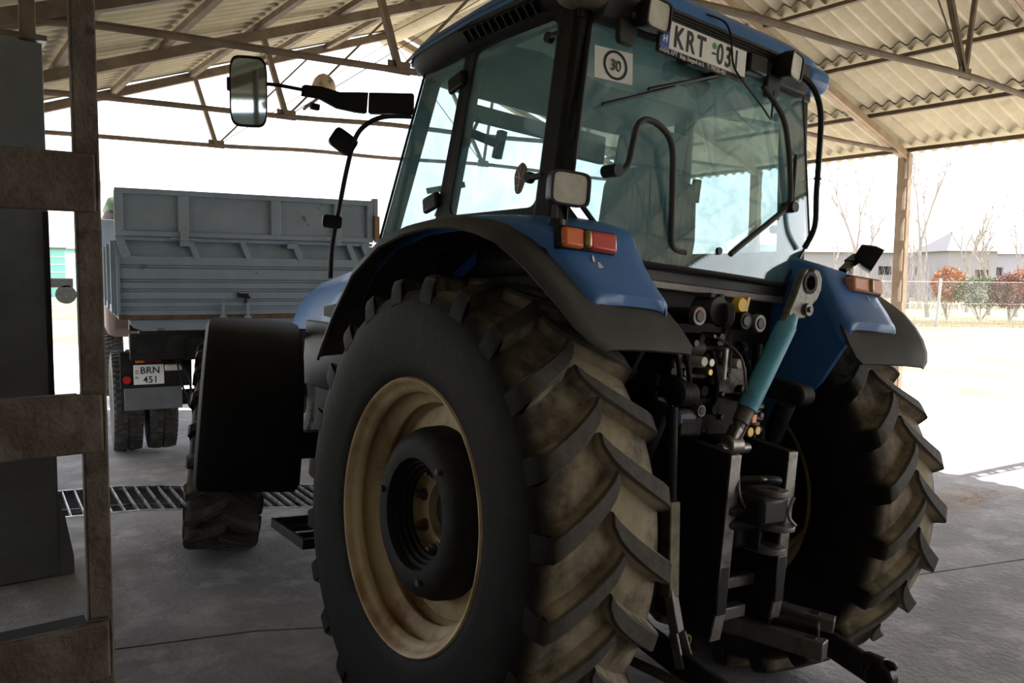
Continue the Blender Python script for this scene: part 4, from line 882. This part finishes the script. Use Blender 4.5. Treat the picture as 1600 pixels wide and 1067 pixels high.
# lower ribbed tailgate
mb = MB(); prof = [(0, 1.39), (0, 1.425), (.012, 1.432), (.012, 1.455), (-.012, 1.462), (-.012, 1.50), (.012, 1.508), (.012, 1.522), (-.012, 1.53), (-.012, 1.59), (.014, 1.60), (.014, 1.615), (-.012, 1.625), (-.012, 1.675), (.014, 1.685), (.014, 1.70), (-.012, 1.71), (-.012, 1.80), (.016, 1.812), (.016, 1.828), (-.006, 1.836), (-.006, 1.885), (.04, 1.885), (.04, 1.39)]
mb.prism(prof, 0.0, W_); tg = tb('tailgate', 'truck', mb)
tb('edge_angle', 'truck', MB().box((.012, -.012, 1.64), (.024, .03, .49)), par=tg)
for x in (.88, 1.10): tb('tailgate_hinge', 'truck', MB().box((x, -.03, 1.42), (.022, .03, .14)).cyl((x-.03, -.03, 1.36), (x+.03, -.03, 1.36), .018), .004, tg)
tb('tailgate_latch', 'oily', MB().box((1.06+.0, -.03, 1.56), (.10, .04, .04)).cyl((1.0, -.04, 1.58), (1.12, -.05, 1.54), .012).box((1.08, -.035, 1.52), (.03, .03, .06)), .005, tg)
tb('tailgate_backing', 'truck', MB().box((W_/2, .13, 1.99), (W_, .01, .24)))
# middle sloping frame
mb = MB(); z0, z1 = 1.885, 2.075; y0, y1 = .0, .05
mb.add([(0.02, y0+.03, z0), (W_-.02, y0+.03, z0), (W_-.02, y1+.05, z1), (0.02, y1+.05, z1), (0.02, y0+.05, z0), (W_-.02, y0+.05, z0), (W_-.02, y1+.07, z1), (0.02, y1+.07, z1)], [(0,1,2,3), (7,6,5,4), (0,4,5,1), (2,6,7,3), (1,5,6,2), (0,3,7,4)])
for a in (.06, .64, 1.10, 1.58, 2.12, 2.28): mb.beam((a+.03, .01, z0), (a-.03, .05, z1), .07 if a in (.06, 2.28) else .05, .05, up=(0, 1, 0))
mb.beam((0, .06, z1-.012), (W_, .06, z1-.012), .06, .03); mb.beam((.0, .02, z0+.01), (W_, .02, z0+.01), .05, .03)
md = tb('sloping_board_frame', 'truck', mb, .003)
for a in (.60, 1.56): tb('corner_gusset', 'truck', MB().box((a-.03, .02, z1-.045), (.09, .03, .05)), .004, md)
# upper board
z0, z1 = 2.09, 2.50
ub = tb('upper_board', 'truck', MB().box((W_/2, .05, (z0+z1)/2), (W_, .014, z1-z0)), .0)
fr = MB().box((W_/2, .03, z1-.022), (W_, .055, .05)).box((W_/2, .03, z0+.02), (W_, .055, .045))
for a, w__ in ((.03, .07), (.56, .09), (1.38, .09), (1.98, .08), (W_-.03, .06)): fr.box((a, .032, (z0+z1)/2), (w__, .05, z1-z0-.04))
tb('board_frame', 'truck', fr, .006, ub)
tb('board_end_post', 'truck', MB().box((W_+.03, .06, 2.32), (.05, .09, .42), rot=(0, 0, 0)), .005)
tb('wooden_block', mat('old_wood', (.22, .12, .05), .8), MB().box((W_+.035, .0, 2.22), (.045, .05, .26)))
tb('board_hinge', 'truck', MB().box((.56, .0, 2.10), (.07, .05, .09)).box((.56, -.0, 2.07), (.22, .03, .015)), .004)
tb('board_hinge', 'truck', MB().box((1.98, .0, 2.08), (.06, .04, .07)), .004)
# side boards and floor
for x in (0, W_): tb('side_board', 'truck', MB().box((x+(-.02 if x else .02), 2.05, 1.72), (.04, 4.0, .64)).box((x+(-.02 if x else .02), 2.05, 2.02), (.07, 4.0, .05)).box((x+(-.02 if x else .02), 2.05, 1.42), (.09, 4.0, .07)), .004)
for k in range(5): tb('side_stake', 'truck', MB().box((-.02, .1+.98*k, 1.72), (.05, .07, .64)), .004)
tb('front_board', 'truck', MB().box((W_/2, 4.05, 1.95), (W_, .04, 1.0)), .004)
tb('bed_floor', mat('rotten_bed_edge', (.13, .08, .04), .85, 0, (.06, .04, .025), 20), MB().box((W_/2, 2.05, 1.365), (W_-.02, 4.05, .04)))
tb('under_rail', 'truck', MB().prism([(.10, 1.34), (2.28, 1.34), (2.28, 1.24), (.2, 1.24), (.13, 1.27), (.10, 1.30)], .06, .11, plane='XZ'), .004)
tb('chassis', 'truckdk', MB().box((.75, 3.1, 1.02), (.09, 6.2, .22)).box((1.60, 3.1, 1.02), (.09, 6.2, .22)).box((W_/2, .25, 1.05), (1.2, .1, .2)).box((W_/2, .95, 1.12), (1.9, .25, .12)).box((W_/2, 2.6, 1.15), (1.9, .2, .14)).box((.35, .3, 1.08), (.5, .2, .24)).box((1.9, .3, 1.08), (.5, .2, .24)), .01)
tb('axle', 'truckdk', MB().cyl((.1, .95, .5), (2.25, .95, .5), .08).lathe([(-.2, .05), (-.12, .2), (.12, .2), (.2, .05)], n=24, axis='Y', c=(W_/2, .95, .5)), .01)
def truck_tyre(x, y, out):
    mb = MB(); P_ = [(-.105, .28), (-.125, .32), (-.135, .40), (-.125, .465), (-.105, .485)]
    mb.lathe(P_+[(-.0, .487)]+[(-a, b) for a, b in P_[::-1]], n=72)
    for i in range(48):
        for sd_ in (-1, 1):
            a = 2*math.pi*(i+.5*(sd_ > 0))/48; da = .045
            for x0, x1, k in ((.01, .055, 0), (.06, .125, .35)):
                aa = a+k*da; vs = []
                for r_ in (.475, .502):
                    for (xx, d) in ((x0, -da*.8), (x1, -da*.6), (x1, da*.6), (x0, da*.8)):
                        rr_ = r_ - (.012 if xx > .12 else 0); vs.append((sd_*xx, rr_*math.cos(aa+d), rr_*math.sin(aa+d)))
                mb.add(vs, [(3,2,1,0), (4,5,6,7), (0,1,5,4), (1,2,6,5), (2,3,7,6), (3,0,4,7)])
    t = mb.build('truck_tyre', 'trucktyre', TK, loc=(x, y, .5), ang=30)
    MB().lathe([(-.10*out, .285), (-.09*out, .26), (.0, .25), (.02*out, .12), (-.04*out, .08), (-.05*out, 0)], n=40).build('truck_rim', 'lens' if 0 else 'greymetal', t)
for x, o_ in ((.09, 1), (.40, -1), (1.94, 1), (2.25, -1)): truck_tyre(x, .95, o_)
for x in (.12, 2.22): truck_tyre(x, 4.95, 1)
tb('mud_flap', 'greymetal', MB().box((.30, .36, .60), (.50, .012, .24)), .004)
tb('lamp_board', 'truckdk', MB().box((.33, .36, .86), (.62, .03, .34)).box((.30, .345, 1.02), (.44, .05, .02)), .006)
tl_ = tb('truck_tail_lamp', 'dark', MB().box((.25, .33, .965), (.26, .04, .085)), .004)
tb('orange_lens', 'orangepl', MB().box((.185, .305, .965), (.075, .02, .07)), .004, tl_); tb('red_lens', mat('dark_red_lens', (.12, .015, .015), .35), MB().box((.30, .305, .965), (.14, .02, .07)), .004, tl_)
tb('reversing_lamp', 'lens', MB().box((.475, .32, .875), (.15, .05, .06)), .012)
tb('red_reflector', mat('red_reflector', (.5, .02, .02), .3, emit=None), MB().cyl((.075, .34, .77), (.075, .325, .77), .036))
kp = tb('truck_number_plate', 'white', MB().box((.262, .335, .815), (.262, .006, .185)), .003)
text('plate_letters', 'BRN', .088, 'ink', kp, (.186, .331, .825), RX90, sx=.98, bold=.0012, spacing=1.05)
text('plate_digits', '451', .088, 'ink', kp, (.212, .331, .738), RX90, sx=.92, bold=.0012, spacing=1.08)
text('plate_country', 'H', .032, 'ink', kp, (.146, .331, .778), RX90, bold=.001)
tb('flag_red', 'redink', MB().box((.160, .3315, .850), (.030, .001, .010)), 0, kp); tb('flag_green', 'green', MB().box((.160, .3315, .829), (.030, .001, .010)), 0, kp)
tub_ = MB().tube(smooth_pts([(.52, .3, .95), (.62, .3, .7), (.60, .28, .52), (.66, .28, .45)], 4), .012, 8).tube(smooth_pts([(.50, .3, .95), (.56, .3, .66), (.66, .28, .50)], 4), .010, 8); tb('brake_hose', 'dark', tub_)
tb('coupling_jaw', 'oily', MB().box((W_/2, .2, .9), (.18, .2, .16)).cyl((W_/2, .02, .9), (W_/2, .12, .9), .09, .05), .01)
# cab ahead of the bed
cbm = mat('brown_cab_paint', (.07, .045, .04), .6); cgm = mat('green_cab_roof', (.05, .09, .04), .6)
tb('truck_cab', cbm, MB().box((W_/2, 5.2, 1.75), (2.28, 1.7, 1.75)), .12); tb('truck_cab_roof', cgm, MB().box((W_/2, 5.1, 2.68), (2.20, 1.6, .22)), .10)
tb('truck_cab_window', 'glass', MB().box((W_/2, 4.34, 2.25), (1.2, .02, .4)), .02)
# ---------------------------------------------------------------- rusty steel ladder frame in the foreground
LY = -1.12
LX0, LX1 = -2.26, -2.223
LD = empty('ladder_frame', ((LX0+LX1)/2, LY, gz(-2)))
tag(LD, 'rusty steel ladder frame with flat rungs in the left foreground', 'ladder frame')
xl = -(LX1-LX0)/2-.60
z0 = gz(-2)
for x in (0, xl): MB().box((x, .012, 1.35), (LX1-LX0, .024, 2.7)).build('rail', 'rust', LD, bevel=.003)
for (a, b) in ((2.301, 2.218), (1.954, 1.861), (1.571, 1.474), (1.19, 1.092), (0.784, 0.682)):
    a -= z0; b -= z0
    MB().box((xl/2-.002, -.012, (a+b)/2), (abs(xl)+.022, .014, a-b)).build('rung', 'rust', LD, bevel=.005, seg=3)
    MB().box((xl/2, .022, a-.010), (abs(xl)-.04, .052, .008)).build('rung_flange', 'fdark', LD)  # near-black colour carries the shade and dirt of the flange top
    MB().tube([(.0125, -.006, a-.004), (.0135, -.008, (a+b)/2), (.0125, -.006, b+.004)], .004, 6).tube([(-.02, -.004, a), (.011, -.006, a-.001)], .003, 6).build('weld_bead', 'rust', LD)
# ---------------------------------------------------------------- grey boxed column
CX = (-2.42, -1.862); CY = 2.6
CO = empty('boxed_column', ((CX[0]+CX[1])/2, CY+.15, gz(-2)))
tag(CO, 'tall grey sheet-metal boxed column behind the ladder frame at the left edge', 'column')
hw = (CX[1]-CX[0])/2
MB().box((0, .0, 1.49), (2*hw, .30, 2.98)).build('column_casing', 'greymetal', CO, bevel=.006)
for x in (hw-.014, hw-.335, -hw+.014): MB().box((x, -.158, 1.55), (.028, .014, 1.04)).build('edge_strip', 'black', CO, bevel=.002)
MB().box((hw-.18, -.156, .5), (.34, .010, .98)).build('lower_panel', 'greymetal', CO, bevel=.003)
for x in (hw-.05, hw-.29): MB().box((x, .02, 3.25), (.075, .08, .62)).build('steel_upright', 'beam', CO, bevel=.004)
MB().box((hw-.15, .02, 3.02), (.36, .25, .03)).build('top_plate', 'worn', CO)
MB().prism([(hw, .0), (hw+.07, 0), (hw+.07, .10), (hw+.03, .35), (hw, .42)], -.145, -.10, plane='XZ').build('broken_plinth', 'greymetal', CO)
# ---------------------------------------------------------------- dome lamp by the truss
dl = empty('dome_lamp', (.93, 5.77, 3.60)); tag(dl, 'round tan dome lamp on a bracket at the truss, above the mirror arm', 'lamp')
P5 = Vector((1.137, 5.77, 3.783)); dl.location = P5
MB().lathe([(-.09, .118), (-.06, .128), (0, .125), (.06, .10), (.10, .06), (.118, .02), (.12, 0)], n=32, axis='Z').build('lamp_dome', mat('tan_lamp_enamel', (.42, .33, .24), .5, 0, (.12, .07, .06), 8, .5, .6), dl)
MB().cyl((0, 0, -.14), (0, 0, -.08), .06).build('lamp_socket', 'dark', dl)
n_ = Vector((0.905, 5.77, 3.498)) - P5; MB().beam((0, 0, -.09), n_, .03, .03).build('lamp_bracket', 'beam', dl)
# thin electric wire with insulators near the column
# ---------------------------------------------------------------- background
bark = mat('haze_paled_bark', (.36, .31, .29), .9, 0, (.26, .22, .20), 4)  # bark lightened, distant haze put into the colour
def tree(bx_, by_, h, label, seed, fork=.35, spread=.5, n0=3, grp='bare trees beyond the fence', rad=.13):
    rnd = random.Random(seed); t = empty('bare_tree', (bx_, by_, zR))
    trunk = MB(); br = MB()
    def grow(p, d, L, r, lv):
        pts = [p]; q = Vector(p); dd = Vector(d); k = 4
        for i in range(k):
            dd = (dd + Vector((rnd.uniform(-.12, .12), rnd.uniform(-.12, .12), .05))).normalized(); q = q + dd*L/k; pts.append(q.copy())
        rr_ = [r*(1-.45*i/k) for i in range(k+1)]
        (trunk if lv < 2 else br).tube(pts, rr_, 6 if lv < 2 else 4, cap=False)
        if lv >= 5 or r < .006: return
        for j in range(3 if lv else n0):
            ax_ = pts[-1] if j < 2 else pts[rnd.randint(2, k-1)]
            a = rnd.uniform(0, 6.283); nd = (dd + Vector((math.cos(a), math.sin(a), .15))*spread*rnd.uniform(.6, 1.2)).normalized()
            grow(ax_, nd, L*rnd.uniform(.58, .80), r*.55, lv+1)
    grow(Vector((0, 0, 0)), (0, 0, 1), h*fork, rad, 0)
    trunk.build('trunk', bark, t); br.build('branches', bark, t); tag(t, label, 'tree', grp); return t
tree(38.73, 21.94, 8.2, 'bare tree with an upright fork, just right of the raised fender lamp', 3, .45, .28)
tree(42.26, 23.08, 7.0, 'bare Y-shaped tree between the raised lamp and the shed post', 5, .35, .4, 2)
tree(40.91, 19.09, 8.6, 'tallest bare tree standing next right of the brown shed post', 8, .42, .25)
tree(49.92, 21.19, 7.4, 'bare tree in front of the pale house roof', 12, .4, .35)
tree(46.75, 18.54, 6.2, 'bare twiggy tree above the green bush', 21, .35, .5)
tree(45.79, 16.76, 6.6, 'bare tree at the right frame edge above the reddish bush', 33, .35, .45)
tree(51.90, 25.96, 5.4, 'small bare tree right behind the shed post', 41, .35, .5)
tree(44.96, 27.32, 5.2, 'small bare tree beside the cab hose at the left of the fender lamp', 44, .35, .5)
# scrub of thin bare stems
rnd = random.Random(4); mb = MB()
for i in range(900):
    b = Vector((46.58, 29.87, zR)) + Vector((0.8056, -0.5924, 0))*rnd.uniform(0, 20) + Vector((0.5924, 0.8056, 0))*rnd.uniform(-2, 3); h = rnd.uniform(.9, 3.4)
    mb.tube([b, b+Vector((rnd.uniform(-.25, .25), rnd.uniform(-.25, .25), h*.5)), b+Vector((rnd.uniform(-.5, .5), rnd.uniform(-.5, .5), h))], [.014, .010, .004], 3, cap=False)
tag(mb.build('scrub_stems', bark, fix=False), 'thicket of thin bare stems behind the wire fence', 'scrub', kind='stuff')
def bush(bx_, by_, Wd, H, zb, col, label, seed, ww=1):
    rnd = random.Random(seed);     m_ = mat('bush_leaves', col, .9, 0, tuple(c*.5 for c in col), 3); mb = MB()
    for i in range(2600):
        a = rnd.uniform(0, 6.283); u = rnd.uniform(-1, 1); r_ = rnd.uniform(.55, 1)**.5*(1+.12*math.sin(5*a))
        p = Vector((math.cos(a)*math.sqrt(1-u*u)*Wd/2*r_, math.sin(a)*math.sqrt(1-u*u)*Wd/2*r_*ww, H/2+u*H/2*r_))
        d = Vector((rnd.uniform(-1, 1), rnd.uniform(-1, 1), rnd.uniform(-1, 1))).normalized(); e = d.cross(Vector((.3, .5, .8))).normalized(); q = .055
        mb.add([p-d*q, p+e*q*.6, p+d*q, p-e*q*.6], [(0, 1, 2, 3)])
    st_ = MB()
    for i in range(9): st_.tube([(0, 0, 0), (rnd.uniform(-.3, .3)*Wd, rnd.uniform(-.3, .3)*Wd, H*.8)], .02, 4)
    t = empty('garden_bush', (bx_, by_, zR)); mb.build('foliage', m_, t, fix=False, smooth=False, loc=(0, 0, zb-zR)); st_.build('stems', bark, t); tag(t, label, 'bush', 'bushes behind the fence')
bush(37.65, 16.51, 1.60, 1.66, 0.72, (.42, .20, .11), 'rusty orange bush directly behind the fence post', 1)
bush(37.88, 15.10, 2.52, 1.44, 0.52, (.20, .23, .15), 'dull green rounded bush right of the fence post', 2)
bush(37.88, 13.85, 1.81, 1.58, 0.51, (.25, .13, .11), 'reddish brown clipped bush near the right frame edge', 3)
bush(41.96, 14.59, 2.21, 1.64, 0.80, (.42, .20, .12), 'orange bush cut by the right frame edge', 5)
# wire fence
u_ = Vector((0.8056, -0.5924, 0))
def fp_(k): return Vector((31.65, 14.07, zR)) + u_*k
for k, l in ((-5.2, 'leaning grey fence post beside the cab hose'), (0, 'leaning grey fence post in front of the orange bush'), (5.2, 'grey fence post beyond the right frame edge')):
    b = fp_(k); MB().beam((0, 0, 0), (.08, -.05, 2.02), .09, .09).build('fence_post', mat('concrete_post', (.38, .37, .38), .9) if 'concrete_post' not in bpy.data.materials else bpy.data.materials['concrete_post'], None, loc=b).__setitem__('label', l)
for o in list(sc.objects):
    if o.name.startswith('fence_post'): tag(o, o['label'], 'post', 'fence posts of the wire fence')
mb = MB(); a = fp_(-7); L_ = 14
for s in (-1, 1):
    for i in range(-14, 150):
        x0 = i*.1; z = 1.85; p0 = x0; p1 = x0+1.85*s
        mb.tube([a+u_*(p0+(1.85 if s < 0 else 0))+Vector((0, 0, .05)), a+u_*(p1+(1.85 if s < 0 else 0))+Vector((0, 0, 1.9))], .0028, 3, cap=False)
for z in (.1, 1.0, 1.9): mb.tube([a+Vector((0, 0, z)), a+u_*L_+Vector((0, 0, z))], .004, 4)
tag(mb.build('wire_fence', 'steel', fix=False), 'chain-link wire mesh fence at the edge of the field', 'fence')
# reed strip at the fence foot
mb = MB()
for i in range(2600):
    b = fp_(rnd.uniform(-8, 9)); b = b + Vector((0.5924, 0.8056, 0))*rnd.uniform(.15, 2.6); h = rnd.uniform(.12, .5)
    e = Vector((rnd.uniform(-.06, .06), rnd.uniform(-.06, .06), 0)); mb.add([b-u_*.018, b+u_*.018, b+e+Vector((0, 0, h))], [(0, 1, 2)])
tag(mb.build('dry_grass_tufts', mat('straw', (.45, .38, .28), .9), fix=False, smooth=False), 'strip of dry straw-coloured grass along the fence foot', 'grass', kind='stuff')
# buildings far right
def blk(name, cx_, cy_, wd, H, dep, m_, parts, label, cat='building', roofh=0):
    t = empty(name, (cx_, cy_, zR))
    t.rotation_euler = (0, 0, math.atan2(u_.y, u_.x))
    MB().box((0, dep/2, H/2), (wd, dep, H)).build('wall', m_, t, smooth=False); parts(t, wd, dep, H); tag(t, label, cat); return t
pale = mat('pale_render_wall', (.26, .24, .245), .9); roofm = mat('grey_roof_tiles', (.10, .095, .105), .8)
def shed_parts(t, w_, d_, H):
    MB().prism([(-.4, H-.05), (d_/2, H+.9), (d_+.4, H-.05)], -w_/2-.3, w_/2+.3).build('roof', roofm, t, smooth=False)
    for i in range(9): MB().box((-w_/2+w_*(i+.5)/9, -.02, H*.6), (1.4, .06, .9)).build('window', 'dark', t, smooth=False)
def house_parts(t, w_, d_, H):
    MB().add([(-w_/2-.4, -.4, H), (w_/2+.4, -.4, H), (w_/2+.4, d_+.4, H), (-w_/2-.4, d_+.4, H), (-w_*.08, d_/2, H+2.1), (w_*.08, d_/2, H+2.1)], [(0, 1, 5, 4), (2, 3, 4, 5), (1, 2, 5), (3, 0, 4), (3, 2, 1, 0)]).build('roof', roofm, t, smooth=False)
    MB().box((w_*.2, -.03, H*.5), (1.2, .06, 1.2)).build('window', 'dark', t, smooth=False)
blk('farm_building', 85.61, 42.22, 36.15, 4.92, 8, pale, shed_parts, 'long low pale farm building behind the trees at right')
blk('house', 79.48, 34.28, 4.68, 4.77, 6, pale, house_parts, 'house with a pointed grey roof above the bushes at right')
# left background: teal barn and a parked trailer wheel
teal = mat('teal_barn_wall', (.18, .42, .38), .8)
def barn_parts(t, w_, d_, H):
    MB().box((0, d_/2, H+.05), (w_+.4, d_+.4, .12)).build('roof', roofm, t, smooth=False)
    for i in range(5): MB().box((0, -.03, H*(.2+.16*i)), (w_*.98, .04, .05)).build('wall_rail', 'white', t, smooth=False)
blk('barn', 5.56, 68.64, 3.09, 3.69, 6, teal, barn_parts, 'pale teal barn far off between the column and the ladder rail')
tg_ = empty('farm_trailer', (3.93, 47.49, 0)); tg_.location.z = 0; tag(tg_, 'dark farm trailer with a big wheel in front of the teal barn', 'trailer')
MB().box((-.6, 0, 1.15), (2.2, .9, .5)).build('trailer_body', 'truckdk', tg_, bevel=.03)
MB().lathe([(-.15, 0), (-.15, .5), (.15, .5), (.15, 0)], n=32, axis='Y', c=(.15, -.3, .52)).build('trailer_wheel', 'truckdk', tg_)

mb = MB(); c0 = Vector((4.9, .75, gz(3)))
for i in range(420):
    p = c0 + Vector((rnd.gauss(0, .42), rnd.gauss(0, .16), .006)); a = rnd.uniform(0, 3.14); l = rnd.uniform(.02, .06)
    d = Vector((math.cos(a)*l, math.sin(a)*l, 0)); n_ = Vector((-d.y, d.x, 0)).normalized()*.0022
    mb.add([p-d-n_, p-d+n_, p+d+n_, p+d-n_], [(0, 1, 2, 3)])
tag(mb.build('straw_litter', mat('straw_bits', (.42, .28, .13), .9), fix=False, smooth=False), 'scattered straw bits on the concrete right of the right rear wheel', 'straw', kind='stuff')
